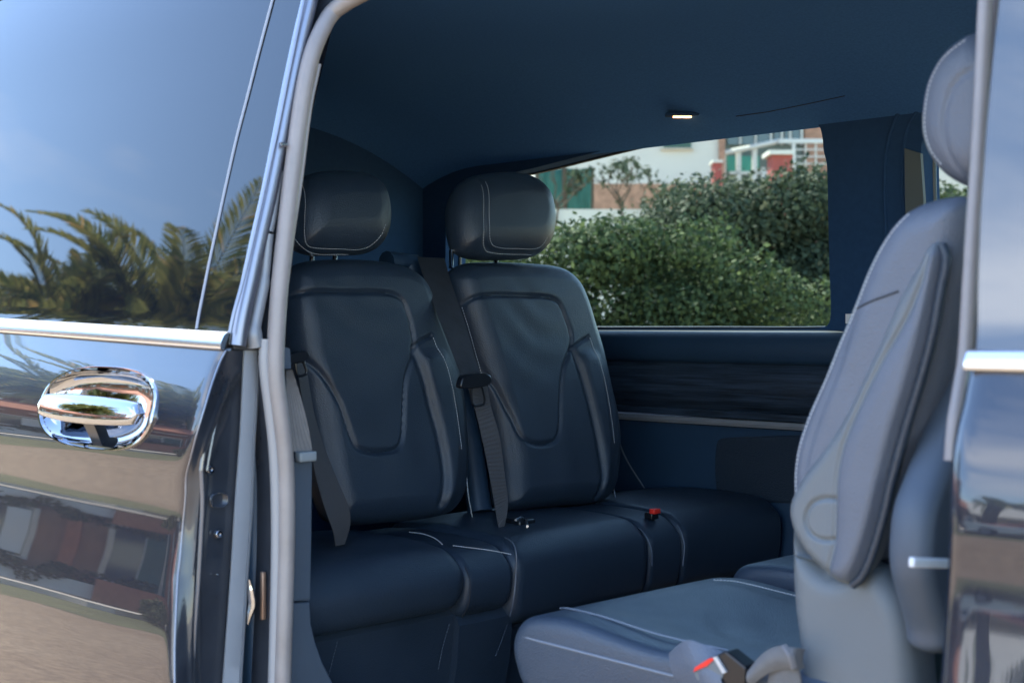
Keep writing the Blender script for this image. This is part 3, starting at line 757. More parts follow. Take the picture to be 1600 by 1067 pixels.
# raised double rib on the door end, its highlight put into a lighter colour
mb = MB()
pxtube(mb, [(352, 570), (345, 590), (335, 625), (325, 665), (318, 705), (314, 735)], [.0035]*21, X=XE+.004, n=8)
pxtube(mb, [(356, 582), (352, 605), (344, 635), (335, 670), (329, 700), (323, 735)], .0025, X=XE+.004, n=8)
pxtube(mb, [(314, 735), (316, 780), (314, 830), (310, 900), (304, 980), (300, 1067), (298, 1180)], .0035, X=XE+.002, n=8)
mb.build('stamped_rib', mat('rib_highlight', (.10, .11, .13), .22, coat=1), door)
for (x, y, r_) in ((327, 733, .0085), (340, 834, .008), (337, 897, .002)):
    mb = MB(); c = qx(x, y, XE-.004)
    for k, (rr_, dx) in enumerate(((r_, 0), (r_, .003), (r_*.7, .006), (r_*.35, .0062), (r_*.3, .004), (.0001, .004))):
        pass
    rings = [[c+Vector((dx, math.cos(2*math.pi*a/16)*rr_, math.sin(2*math.pi*a/16)*rr_)) for a in range(16)] for rr_, dx in ((r_, 0), (r_, .003), (r_*.7, .006), (r_*.35, .0062), (r_*.3, .004), (.0001, .004))]
    mb.grid(rings, cu=True); mb.build('screw', M['chrome'], door)
mb = MB(); c = qx(342, 781, XE-.004)
rings = [[c+Vector((dx, math.cos(a*math.pi/12)*.018*s_, math.copysign(abs(math.sin(a*math.pi/12))**.6, math.sin(a*math.pi/12))*.013*s_)) for a in range(24)] for dx, s_ in ((0, 1), (.004, .96), (.004, .84), (-.01, .8), (-.012, .01))]
mb.grid(rings, cu=True); mb.build('striker_hole', M['satin'], door)
# inner grey strip of the door end
mb = MB(); rows = []
lft = [(380, 548), (374, 680), (366, 790), (360, 890), (352, 1000), (347, 1067), (342, 1180)]
rgt = [(407, 548), (405, 600), (399, 690), (395, 800), (388, 900), (382, 1000), (378, 1067), (373, 1180)]
for j in range(41):
    y = 545+(1180-545)*j/40; a = np.interp(y, [p[1] for p in lft], [p[0] for p in lft]); b = np.interp(y, [p[1] for p in rgt], [p[0] for p in rgt])
    rows.append([qx(a, y, XE-.02), qx(a, y, XE+.002), qx(a+2, y, XE+.006), qx(b-5, y, XE+.006), qx(b-4, y, XE+.0035), qx(b-3, y, XE+.006), qx(b, y, XE+.003), qx(b, y, XE-.03)])
mb.grid(rows); mb.build('inner_strip', M['pillar'] if False else mat('grey_door_strip', (.26, .29, .33), .4, var=.08, vscale=6, spec=.6), door)
mb = MB(); c = qx(386, 536, XE+.0); mb.box(c, (.012, .034, .012), bev=.004); mb.build('frame_foot', M['sealdark'], door)
# inner trim panel of the door (seen only from other places)
mb = MB(); mb.box((-2.75, -.0, .9), (.8, .02, .45), bev=.015); mb.build('door_inner_panel', M['plastic'], door)
# handle ---------------------------------------------------------------
def handle_pt(u, v, dy):
    """u -1..1 along the cup, v -1..1 up; dy outwards (towards -Y)"""
    x = (hx0+hx1)/2+(hx1-hx0)/2*u; z = hc.z+.0 + v*.0735
    return Vector((x, SKINY(x, z)-dy, z))
mb = MB(); rings = []
for s_, dy in ((1.0, .000), (1.0, .004), (.985, .006), (.965, .0055), (.95, .002), (.93, -.004), (.86, -.014), (.72, -.024), (.5, -.031), (.25, -.034), (.01, -.035)):
    rings.append([handle_pt(*(np.array(sup(2*math.pi*k/64))*s_), dy) for k in range(64)])
mb.grid(rings, cu=True); hcup = mb.build('handle_cup', M['chrome'], door)
mb = MB()
secs = []
for i in range(41):
    t = i/40; u = -.86+1.74*t; lift = .014+.014*math.sin(math.pi*t)**.7; hz_ = .27*(.55+.45*math.sin(math.pi*min(max(t, .0), 1))**.35) if 0 < t < 1 else .02
    hy = .009
    ring = []
    for k in range(20):
        a = 2*math.pi*k/20; cx_, cz_ = sup(a, 2.4); v = -.02+.10*(.5-t)*.3+hz_*1.0*cz_*1.25
        p = handle_pt(u, v, lift+hy*cx_); ring.append(p)
    secs.append(ring)
mb.grid(secs, cu=True); mb.add(secs[0], [tuple(range(20))]); mb.add(secs[-1], [tuple(range(20))])
# the neck that carries the bar
mb.build('door_handle', M['chrome'], door)
mb = MB()
for (u, w_) in ((.02, .10), ):
    a = [handle_pt(u-w_, -.25, .016), handle_pt(u+w_, -.25, .016), handle_pt(u+w_*.7, -.9, -.012), handle_pt(u-w_*.9, -.9, -.012)]
    mb.prism(a, (0, .02, 0))
mb.build('handle_bracket', M['black'], door)

# near-side door opening: seals, C pillar -------------------------------
XS = -1.885
mb = MB()
sl = [(441, 1180), (441, 1067), (444, 960), (447, 850), (447, 760), (444, 700), (438, 650), (431, 590), (431, 540), (436, 460), (444, 380), (455, 285), (468, 185), (481, 110), (497, 60), (525, 15)]
P = [qx(x, y, XS) for x, y in sl]
ztop = P[-1].z+.03
P += [Vector((XS+.16, P[-1].y+.012, ztop)), Vector((XS+.45, P[-1].y+.015, ztop+.012)), Vector((-.98, P[-1].y+.015, ztop+.012)), Vector((-.86, P[-1].y+.012, ztop-.02)), Vector((-.80, P[-1].y-.01, ztop-.09))]
mb.tube(crom(P, 5, False), [.0148]*(5*(len(P)-1)+1), 14)
P_TOP = (P[17].y, P[17].z)
seal = mb.build('door_seal', M['seal'], van)
mb = MB(); pxtube(mb, [(424, 1180), (427, 1067), (430, 960), (432, 850), (431, 760), (427, 690), (420, 630), (413, 570), (414, 530)], .0095, X=XS-.01, n=10)
mb.build('seal_lip', mat('grey_seal_lip', (.28, .29, .31), .4), seal)
mb = MB(); pxtube(mb, [(449, 440), (458, 364), (470, 283), (485, 167), (499, 101)], .0035, X=XS+.004, n=8); mb.build('seal_fin', M['seal'], seal)
# dark channel between the door and the body
sz = sorted((p.z, p.y) for p in P[:16])
def sealy(z): return float(np.interp(z, [a[0] for a in sz], [a[1] for a in sz]))
mb = MB(); zz = np.linspace(.4, 2.1, 60)
mb.grid([[(XS-.004, sealy(z)+.002, z) for z in zz], [(XS-.03, sealy(z)-.012, z) for z in zz], [(XS-.2, sealy(z)-.014, z) for z in zz]])
mb.build('pillar_frame', M['darkpaint'], van)
# hinge rods in the gap
rod = mat('grey_rod', (.2, .22, .25), .35, .2)
mb = MB(); P = [qx(x, y, XS-.02) for x, y in ((437, 268), (431, 300), (424, 345), (420, 362))]; mb.tube(crom(P, 4, False), .008, 10)
P = [qx(x, y, XS-.02) for x, y in ((419, 366), (416, 400), (412, 440), (404, 480), (397, 520), (400, 542))]; mb.tube(crom(P, 4, False), [.0095]*8+[.011]*8+[.014]*5, 10)
mb.build('gap_trim', rod, van)
mb = MB(); mb.tube([qx(438, 226, XS-.0), qx(447, 226, XS-.0)], .004, 10); mb.build('stop_pin', M['chrome'], van)
mb = MB(); P = [qx(x, y, XS-.03) for x, y in ((389, 905), (393, 930), (394, 945), (390, 960), (387, 975))]; mb.tube(crom(P, 4, False), [.002, .003, .004, .006, .006, .007, .007, .007, .007, .007, .006, .006, .005, .004, .003, .002, .001], 8)
mb.build('latch_catch', M['chrome'], van)
mb = MB(); mb.box(qx(411, 930, XS-.035), (.004, .004, .04), bev=.002); mb.build('hinge_plate', mat('brown_glint', (.3, .2, .15), .4, .6), van)
# trim on the inner face of the C pillar
XT = XS-.045
def sheet(pxs, X=None, Y=None, thick=.02, smoothn=0):
    P = [(qx(x, y, X) if X is not None else qy(x, y, Y)) for x, y in pxs]
    if smoothn: P = [Vector(p) for p in crom(P, smoothn)]
    mb = MB(); mb.prism(P, (-thick, 0, 0) if X is not None else (0, thick, 0)); return mb
mb = sheet([(440, 722), (489, 718), (488, 830), (486, 938), (440, 941)], X=XT, thick=.12); ct = mb.build('pillar_trim', M['pillar'], van, smooth=False)
bvm = ct.modifiers.new('b', 'BEVEL'); bvm.width = .004; bvm.segments = 3
mb = sheet([(440, 943), (485, 940), (487, 975), (494, 1005), (505, 1035), (521, 1067), (560, 1130), (560, 1200), (440, 1200)], X=XT-.002, thick=.12); ct2 = mb.build('sill_trim', M['pillar'], van, smooth=False)
bvm = ct2.modifiers.new('b', 'BEVEL'); bvm.width = .004; bvm.segments = 3
mb = sheet([(440, 540), (453, 545), (455, 576), (440, 576)], X=XT, thick=.12); mb.build('upper_pillar_trim', M['pillar'], van, smooth=False)

# headliner -------------------------------------------------------------
ZC = 2.10
def ceil_z(y):
    t = (y-.12)/1.68; return ZC-.165*max(0, (t-.58)/.35)**2 - .05*max(0, (.12-t)/.12)**2
def qceil(px, py):
    z = 2.0
    for _ in range(60): z = .7*z+.3*ceil_z(min(1.8, qz(px, py, z).y))
    return qz(px, py, z)
mb = MB(); rows = []
for j in range(41):
    t = j/40; y = .12+(YF+.01-.12)*t
    zc = ceil_z(y)
    rows.append([(XR-.1+(XR*-1+.25)*i/60, y, zc + .012*math.sin(i*.1)*0 - .10*max(0, (6-i)/6)**2) for i in range(61)])
mb.grid(rows); hl = mb.build('headliner', M['headliner'], van)
# far wall window openings ---------------------------------------------
YW = YF
def holed(mb, hole, rect, y):
    """ring of faces from the hole outline to a rectangle (x0,z0,x1,z1) on the plane Y=y"""
    x0, z0, x1, z1 = rect; c = np.array(hole).mean(0); outr = []; H = list(hole)
    for p in H:
        d = np.array(p)-c; ts = []
        if abs(d[0]) > 1e-9: ts += [((x1 if d[0] > 0 else x0)-c[0])/d[0]]
        if abs(d[1]) > 1e-9: ts += [((z1 if d[1] > 0 else z0)-c[1])/d[1]]
        t = min(v for v in ts if v > 0); outr.append(tuple(c+d*t))
    # snap nearest ring points to the corners
    for cx_, cz_ in ((x0, z0), (x1, z0), (x1, z1), (x0, z1)):
        k = min(range(len(outr)), key=lambda i: (outr[i][0]-cx_)**2+(outr[i][1]-cz_)**2); outr[k] = (cx_, cz_)
    n = len(H)
    mb.grid([[(p[0], y, p[1]) for p in H], [(p[0], y, p[1]) for p in outr]], cu=True)
def hole_pts(pxs, Y, n=5):
    P = [qy(x, y, Y) for x, y in pxs]; return crom([(p.x, p.z) for p in P], n)
w1 = hole_pts([(700, 330), (712, 292), (760, 276), (812, 268), (900, 246), (1000, 222), (1100, 205), (1200, 193), (1262, 190), (1279, 196), (1285, 215), (1287, 236), (1292, 258), (1294, 330), (1296, 420), (1298, 490), (1293, 508), (1270, 513), (1100, 513), (925, 513), (800, 513), (712, 512), (698, 490), (696, 400)], YW)
w2 = hole_pts([(1439, 240), (1443, 218), (1470, 205), (1540, 185), (1640, 165), (1700, 180), (1710, 400), (1700, 470), (1640, 476), (1500, 476), (1450, 470), (1444, 380), (1440, 310)], YW)
xm = qy(1372, 400, YW).x
mb = MB(); zt, zl = 2.03, qy(1100, 517, YW).z
holed(mb, w1, (XR, zl, xm, zt), YW); holed(mb, w2, (xm, zl, -.3, zt), YW)
def reveal(mb, h, y0, y1, sc=1.0):
    mb.grid([[(p[0], y0, p[1]) for p in h], [(p[0], y1, p[1]) for p in h]], cu=True)
reveal(mb, w1, YW, YW+.09); reveal(mb, w2, YW, YW+.09)
mb.build('window_surround', M['wall_trim'], van, angle=30)
for h, nm in ((w1, 'side_window'), (w2, 'front_side_window')):
    mb = MB(); mb.add([(p[0], YW+.07, p[1]) for p in h], [tuple(range(len(h)))]); g = mb.build(nm, M['winglass'], van, smooth=False)
    mb = MB(); mb.tube([(p[0], YW+.064, p[1]) for p in h], .006, 8, closed=True); mb.build('window_gasket', M['black'], g)
# raised pillar panels around the second window
mb = MB()
for xs_, r_ in (((1425, 150), (1400, 185), (1385, 240), (1383, 320), (1388, 420)), .006), (((1440, 165), (1418, 200), (1410, 260), (1412, 330), (1418, 400)), .005):
    mb.tube(crom([qy(x, y, YW) for x, y in xs_], 5, False), r_, 8)
mb.build('pillar_groove', M['wall_trim'], van)
mb = MB(); mb.prism([qy(x, y, YW-.012) for x, y in ((1413, 232), (1438, 240), (1443, 312), (1444, 420), (1416, 420))], (0, .012, 0)); mb.build('window_side_trim', mat('olive_trim', (.09, .11, .11), .6), van, smooth=False)
mb = MB(); mb.box(qy(1328, 498, YW-.002), (.012, .001, .012)); mb.build('sticker', M['white'], van, smooth=False)
# far side trim under the window: profile swept along X
def far_sweep(name, m, prof_, x0, x1, nx=40, wav=0):
    mb = MB(); rows = []
    for (y, z) in prof_:
        rows.append([(x0+(x1-x0)*i/nx, y+wav*math.sin(i*.31+z*40)*.5, z+wav*math.sin(i*.17)) for i in range(nx+1)])
    mb.grid(rows); return mb.build(name, m, van, angle=50)
far_sweep('window_ledge', M['plastic'], [(YW+.06, zl+.006), (YW-.0, zl+.002), (YW-.03, zl-.006), (YW-.042, zl-.02), (YW-.045, zl-.05), (YW-.04, zl-.075), (YW-.03, zl-.085), (YW-.012, zl-.088)], XR, -.3)
zw0 = qy(1110, 571, YW-.02).z; zw1 = qy(1110, 640, YW-.02).z
far_sweep('wood_trim', M['wood'], [(YW-.010, zw0+.01), (YW-.022, zw0), (YW-.032, zw0-.02), (YW-.034, (zw0+zw1)/2), (YW-.028, zw1+.02), (YW-.015, zw1+.006), (YW-.008, zw1), (YW-.02, zw1-.003), (YW-.02, zw1-.02), (YW-.005, zw1-.024)], XR, -.3, 40, .002)
zs = qy(1110, 659, YW-.02).z
far_sweep('metal_strip', mat('grey_strip', (.30, .30, .31), .4, .3), [(YW, zs+.010), (YW-.022, zs+.009), (YW-.026, zs), (YW-.022, zs-.008), (YW, zs-.009)], XR, -.3)
far_sweep('lower_side_panel', M['plastic'], [(YW, zs-.012), (YW-.01, zs-.03), (YW-.015, .95), (YW-.03, .8), (YW-.05, .55)], XR, -.3)
# speaker grille, seams
pd = Pad(Vector((0, YW-.012, 0)), (1, 0, 0), (0, 0, 1), [(p.x, p.z) for p in [qy(x, y, YW-.014) for x, y in ((1122, 690), (1130, 684), (1240, 680), (1300, 680), (1306, 690), (1306, 770), (1300, 780), (1240, 786), (1132, 777), (1122, 766), (1119, 725))]], .012, .0, .006, nu=40, nv=30).make()
pd.build('speaker_grille', M['grille'], van)
mb = MB(); pxtube(mb, [(962, 672), (975, 710), (1000, 752), (1025, 785), (1060, 792)], .0022, Y=YW-.017, n=6); mb.build('panel_seam', mat('seam_light', (.16, .18, .21), .5), van)
# courtesy lamp in the ceiling; a glowing lens stands in for its warm glint
cl_ = qceil(1066, 176)-Vector((0, 0, .006))
mb = MB(); ax_ = Vector((.75, .66, 0)).normalized(); ay_ = Vector((-ax_.y, ax_.x, 0))
mb.box(cl_, (.045, .022, .004), (ax_, ay_, Vector((0, 0, 1))), bev=.004); lamp = mb.build('courtesy_lamp', M['wall_trim'], van)
em = bpy.data.materials.new('lamp_glint'); em.use_nodes = True; b_ = em.node_tree.nodes['Principled BSDF']; b_.inputs['Base Color'].default_value = (.8, .6, .4, 1)
b_.inputs['Emission Color'].default_value = (1, .42, .14, 1); b_.inputs['Emission Strength'].default_value = 2.2
mb = MB(); mb.box(cl_-Vector((0, 0, .006)), (.024, .0035, .002), (RV, DV, Vector((0, 0, 1)))); mb.build('lamp_lens', em, lamp, smooth=False)
# seam line in the headliner over the window
mb = MB(); P = [qceil(x, y) for x, y in ((1150, 182), (1200, 175), (1260, 163), (1320, 150))]
mb.tube(P, .0015, 6); mb.build('headliner_seam', M['thread_dark'], hl)

# rear wall, near inner wall, floor, roof, far outer side ------------------
mb = MB(); mb.box((XR-.03, .95, 1.3), (.03, .85, .85)); mb.build('rear_wall', M['wall_trim'], van, smooth=False)
def tumble_wall(name, x0, x1, z0, z1, inset, m):
    mb = MB(); zz = np.linspace(z0, z1, 40)
    mb.grid([[(x0, prof(z)+inset, z) for z in zz], [(x1, prof(z)+inset, z) for z in zz], [(x1, prof(z)+inset+.02, z) for z in zz], [(x0, prof(z)+inset+.02, z) for z in zz]], cv=True)
    return mb.build(name, m, van)
tumble_wall('near_rear_wall', XR, -2.08, .35, 2.12, .02, M['wall_trim'])
mb = MB(); mb.box((-1.2, .92, .48), (2.4, .80, .03)); mb.build('floor', M['carpet'], van, smooth=False)
# rear/upper outer shell
mb = MB(); rows = []
for j in range(31):
    t = j/30; y = .17+(1.78-.17)*t; z = 2.17+.05*math.sin(math.pi*t)
    rows.append([(-3.8+(3.8+1.0)*i/20 , y, z) for i in range(21)])
mb.grid(rows); rf = mb.build('roof', M['paint'], van); so = rf.modifiers.new('s', 'SOLIDIFY'); so.thickness = .02
mb = MB()
rows = []
for j in range(40):
    z = .3+(1.40-.3)*j/39; rows.append([(x, 1.93-prof(z), z) for x in (-3.8, -3, -2, -1, 0, 1.0)])
mb.grid(rows)
# outer skin above the belt between the windows
mb.build('far_outer_side', M['paint'], van)
mb = MB(); mb.box((-3.78, .96, 1.2), (.02, .86, .95)); mb.build('tailgate', M['paint'], van, smooth=False)
mb = MB(); sy, szz = P_TOP
mb.grid([[(x, y, z) for x in np.linspace(-3.78, .2, 40)] for y, z in ((.20, 2.085), (sy+.03, szz+.012), (sy+.004, szz+.02), (sy-.004, szz+.035), (sy+.02, szz+.06), (prof(2.15)+.01, 2.15), (prof(2.15)+.05, 2.185), (.30, 2.20))])
mb.build('roof_rail', M['paint'], van)
mb = MB(); mb.tube([(x, prof(2.25)+DOFF+.01, 2.25) for x in np.linspace(gedge(2.0), -3.45, 12)], .014, 10); mb.build('top_frame', M['darkpaint'], door)
mb = MB(); mb.box((-1.4, .06, .47), (.5, .12, .035), bev=.01); mb.build('door_sill', M['plastic_grey'], van, smooth=False)
# wheels and lower front body so that the van stands on the ground
for (x, y) in ((.75, .02), (.75, 1.90), (-3.0, .02), (-3.0, 1.90)):
    mb = MB(); rg_ = []
    for (r_, dy) in ((.20, .1), (.30, .11), (.34, .07), (.345, 0), (.34, -.07), (.30, -.11), (.20, -.1)):
        rg_.append([(x+math.cos(a*math.pi/16)*r_, y+dy, .345+math.sin(a*math.pi/16)*r_) for a in range(32)])
    mb.grid(rg_, cu=True); wh = mb.build('wheel', M['sealdark'], van)
    mb = MB(); 
    for k in range(5):
        a = 2*math.pi*k/5; mb.tube([(x, y-.03, .345), (x+math.cos(a)*.21, y-.06, .345+math.sin(a)*.21)], .025, 6)
    mb.tube([(x, y-.09, .345), (x, y+.09, .345)], .06, 16); mb.build('rim', M['satin'], wh)

# front door (closed) ----------------------------------------------------
fd_px = [(1504, 592), (1497, 630), (1488, 665), (1482, 700), (1479, 750), (1478, 820), (1474, 900), (1472, 980), (1469, 1067), (1468, 1200)]
fe = [qprof(x, y, 0) for x, y in fd_px]; fz = [p.z for p in fe][::-1]; fx = [p.x for p in fe][::-1]
mb = MB()
def fedge(z): return float(np.interp(z, fz, fx))
rows = []
for j in range(151):
    z = .4+(1.377-.4)*j/150; xe = fedge(z)
    rows.append([(xe+(.15-xe)*(i/40)**1.6, prof(z-.042*min(max((1.215-z)/.05, 0), 1))+.010*math.exp(-abs((.15-xe)*(i/40)**1.6)/.006), z) for i in range(41)])
mb.grid(rows); fdoor = mb.build('front_door', M['paint'], van); fdoor['label'] = 'closed front door beside the opening'
fg_px = [(1524, 545), (1526, 450), (1531, 330), (1540, 200), (1550, 90), (1560, 0), (1566, -60)]
fg = [qprof(x, y, 0) for x, y in fg_px]; fgz = [p.z for p in fg]; fgx = [p.x for p in fg]
mb = MB(); rows = []
for j in range(41):
    z = 1.395+(2.0-1.395)*j/40; xe = float(np.interp(z, fgz, fgx)); rows.append([(xe+(.15-xe)*i/10, prof(z)+.003, z) for i in range(11)])
mb.grid(rows); mb.build('door_glass', M['front_glass'], fdoor)
mb = MB(); rows = []
zfa, zfb = qprof(1540, 546, 0).z, qprof(1540, 580, 0).z
x0_ = qprof(1514, 562, 0).x
for k in range(13):
    a = math.pi*k/12; z = (zfa+zfb)/2+(zfa-zfb)/2*math.cos(a); rows.append([(x0_+(.15-x0_)*i/10, prof(z)-.010*math.sin(a)**.6, z) for i in range(11)])
mb.grid(rows); mb.add([r[0] for r in rows], [tuple(range(13))]); mb.build('belt_trim', M['satin'], fdoor)
# B pillar: seal strip with ribs, dark rubber
bp = [(1511, 1), (1, 1)]
mb = MB()
P = [qx(x, y, -.735) for x, y in ((1545, -40), (1540, 0), (1535, 120), (1528, 250), (1520, 370), (1514, 470), (1508, 560), (1500, 610), (1492, 660), (1487, 720))]
mb.tube(crom(P, 4, False), .0085, 12); sb = mb.build('pillar_seal', M['seal'], van)
mb = MB(); P2 = [qx(x+13, y, -.742) for x, y in ((1548, -40), (1541, 0), (1532, 120), (1523, 250), (1514, 370), (1508, 470), (1503, 560))]
mb.tube(crom(P2, 4, False), .0065, 10); mb.build('pillar_rib', mat('violet_grey_rubber', (.22, .21, .23), .35), sb)
mb = MB(); P3 = [qx(x, y, -.755) for x, y in ((1560, -40), (1553, 0), (1546, 120), (1538, 250), (1531, 370), (1526, 450), (1522, 540))]
mb.tube(crom(P3, 4, False), [.007]*25, 8); mb.build('glass_rubber', M['sealdark'], sb)
# inner trim of the B pillar
mb = MB()
poly = [(1518, 330), (1511, 400), (1500, 500), (1488, 590), (1483, 640), (1478, 720), (1478, 800), (1475, 900), (1471, 985), (1467, 1015), (1443, 1015), (1438, 985), (1424, 935), (1414, 890), (1415, 830), (1422, 785), (1440, 735), (1463, 672), (1480, 610), (1494, 545), (1505, 440), (1512, 350)]
p_ = Pad(Vector((-.86, 0, 0)), (0, 1, 0), (0, 0, 1), [(qx(x, y, -.86).y, qx(x, y, -.86).z) for x, y in poly], .03, .03, .02, nu=24, nv=80).make()
p_.build('pillar_trim', mat('b_pillar_trim', (.062, .085, .118), .5, bump=[('n', 500, .2)]), van)
mb = MB(); mb.prism([qx(x, y, -.90) for x, y in ((1440, 1010), (1474, 1010), (1470, 1200), (1430, 1200))], (-.02, 0, 0)); mb.build('pillar_base', mat('dark_green_trim', (.012, .03, .035), .5), van, smooth=False)
mb = MB(); a_, b__ = qx(1424, 878, -.80), qx(1482, 880, -.80); dd_ = (b__-a_).normalized(); mb.box((a_+b__)/2, (.004, (b__-a_).length/2, .0058), (Vector((1, 0, 0)), dd_, Vector((1, 0, 0)).cross(dd_)), bev=.002); mb.build('grab_bar', mat('pale_bar', (.72, .76, .82), .35), van)
tumble_wall('cab_inner_wall', -.50, .14, .4, 2.1, .06, M['plastic'])
# cab front: bulkhead with windscreen, simple dashboard
mb = MB(); mb.add([(.15, .2, 1.2), (.15, 1.7, 1.2), (.15, 1.7, 2.0), (.15, .2, 2.0)], [(0, 1, 2, 3)]); mb.build('windscreen', M['windshield'], van, smooth=False)
mb = MB(); mb.box((.55, .96, .75), (.5, .85, .38), bev=.08); mb.build('bonnet', M['paint'], van, angle=60)
mb = MB(); mb.box((.02, .95, .95), (.10, .8, .22), bev=.03); mb.build('dashboard', M['plastic'], van)
ceil_front = MB(); ceil_front.box((.1, .95, 2.12), (.35, .85, .02)); ceil_front.build('front_headliner', M['headliner'], van, smooth=False)

# ------------------------------------------------------------------ rear seats
GS = 'rear bench seats'
rec = R(12)
XB = -2.27
NB = Vector((math.cos(rec), 0, math.sin(rec))); VB = Vector((-math.sin(rec), 0, math.cos(rec))); UB = Vector((0, 1, 0)); PB = Vector((XB, 0, .98))
def lb(x, y, off=0):
    p = qp(x, y, PB+NB*off, NB)-PB; return (p.dot(UB), p.dot(VB))
def LB(l, off=0): return [lb(x, y, off) for x, y in l]

def rear_seat(label, outl, insert, sideseam, flap, bow, sts, head, headst, posts, seed, cush):
    e = empty('car_seat', (XB+.2, LB(outl)[0][0], .51), label, 'car seat', GS)
    pd = Pad(PB, UB, VB, LB(outl), .05, .07, .05, nu=150, nv=190, crown=.012)
    ins = LB(insert, .05); g = pd.groove(ins, .0075, .005, 8)
    for s_ in sideseam: pd.groove(LB(s_, .05), .009, .009)
    pd.groove(LB(flap, .05), .006, .004)
    for poly, h, soft in bow: pd.raise_(LB(poly, .05), h, soft)
    c = np.array(ins).mean(0)
    pd.fn = lambda P: wrinkle(P, c[0], c[1]+.1, 1.2, 80, .0014, .12, seed) + wrinkle(P, c[0]+.02, c[1]-.2, .3, 50, .0011, .18, seed+2) + wrinkle(P, c[0]-.05, c[1]-.02, 2.0, 70, .0010, .09, seed+5) + .006*np.sin((P[:, 1]-c[1])*9)
    pd.make()
    for s_ in sts: pd.stitch(LB(s_, .045))
    pd.build('backrest', [M['leather'], M['thread']], e)
    hp = Pad(PB+NB*.03, UB, VB, LB(head, .03), .058, .05, .065, nu=80, nv=80, crown=.010, power=2.05)
    hp.groove(LB(headst[0], .08), .004, .004); hp.make()
    for s_ in headst[1:]: hp.stitch(LB(s_, .075), pitch=.006, ln=.0036, r=.0007)
    hd = hp.build('headrest', [M['leather'], M['thread']], e)
    mb = MB()
    for x, y in posts:
        p = qp(x, y-14, PB+NB*.01, NB); q = qp(x, y+14, PB+NB*.01, NB); mb.tube([p, q], .0055, 10)
    mb.build('headrest_post', M['chrome'], hd)
    return e

s1 = rear_seat('rear leather seat nearest the sliding door opening, a seat belt down its left side',
    [(440, 434), (452, 418), (475, 410), (520, 407), (590, 410), (628, 420), (652, 440), (670, 478), (684, 512), (700, 552), (714, 606), (722, 668), (723, 730), (718, 772), (702, 798), (676, 808), (600, 816), (545, 820), (518, 812), (500, 770), (484, 690), (466, 610), (448, 545), (438, 480)],
    [(452, 520), (450, 480), (458, 462), (480, 457), (540, 458), (600, 460), (622, 470), (634, 500), (641, 535), (639, 562), (630, 592), (628, 640), (627, 680), (620, 700), (600, 706), (575, 706), (556, 698), (546, 676), (528, 628), (500, 580), (470, 545)],
    [[(642, 548), (656, 585), (672, 640), (686, 690), (694, 740), (692, 785)]],
    [(641, 546), (652, 534), (668, 526)],
    [([(655, 560), (690, 560), (712, 650), (716, 740), (702, 790), (696, 780), (694, 720), (676, 640)], .012, .02)],
    [[(669, 530), (690, 585), (705, 640), (715, 690), (719, 708)], [(461, 560), (478, 596), (490, 630), (498, 668)]],
    [(450, 335), (456, 298), (472, 278), (500, 270), (540, 269), (574, 277), (594, 300), (602, 338), (599, 368), (587, 388), (565, 397), (520, 399), (480, 397), (458, 382)],
    [[(479, 285), (477, 340), (481, 375), (494, 386), (540, 389), (585, 388)], [(481, 285), (479, 340), (483, 372), (495, 383), (540, 386), (578, 385), (592, 372), (598, 350)], [(474, 300), (473, 345), (477, 380), (490, 391), (560, 393)]],
    [(487, 404), (523, 404)], 1, None)
s2 = rear_seat('rear leather seat beside the far window, second from the sliding door opening',
    [(700, 440), (706, 423), (722, 413), (770, 411), (845, 415), (872, 422), (892, 442), (905, 470), (918, 510), (932, 552), (946, 606), (957, 650), (961, 690), (957, 745), (948, 772), (930, 785), (880, 790), (830, 794), (796, 797), (784, 785), (778, 720), (764, 650), (744, 590), (722, 520), (706, 470)],
    [(740, 520), (734, 490), (735, 470), (750, 463), (800, 463), (848, 466), (866, 474), (878, 500), (887, 530), (884, 552), (876, 576), (873, 620), (873, 666), (868, 686), (855, 693), (832, 693), (816, 683), (802, 650), (782, 605), (758, 560)],
    [[(890, 548), (905, 585), (922, 640), (935, 695), (941, 740), (940, 772)]],
    [(886, 549), (898, 538), (914, 528)],
    [([(905, 560), (930, 560), (950, 650), (956, 710), (946, 765), (942, 760), (938, 700), (922, 630)], .010, .02)],
    [[(914, 530), (930, 575), (944, 620), (953, 665), (957, 695)], [(722, 480), (745, 560), (762, 620), (772, 680)]],
    [(702, 335), (709, 300), (726, 281), (755, 273), (798, 271), (829, 281), (849, 305), (857, 340), (855, 372), (845, 392), (826, 403), (790, 406), (735, 404), (711, 388)],
    [[(755, 280), (752, 340), (757, 376), (770, 388), (810, 391), (850, 390)], [(757, 285), (755, 340), (760, 373), (772, 385), (810, 388), (845, 386), (853, 370)], [(751, 290), (749, 345), (754, 380), (768, 392), (845, 395)]],
    [(705, 405), (775, 409)], 4, None)

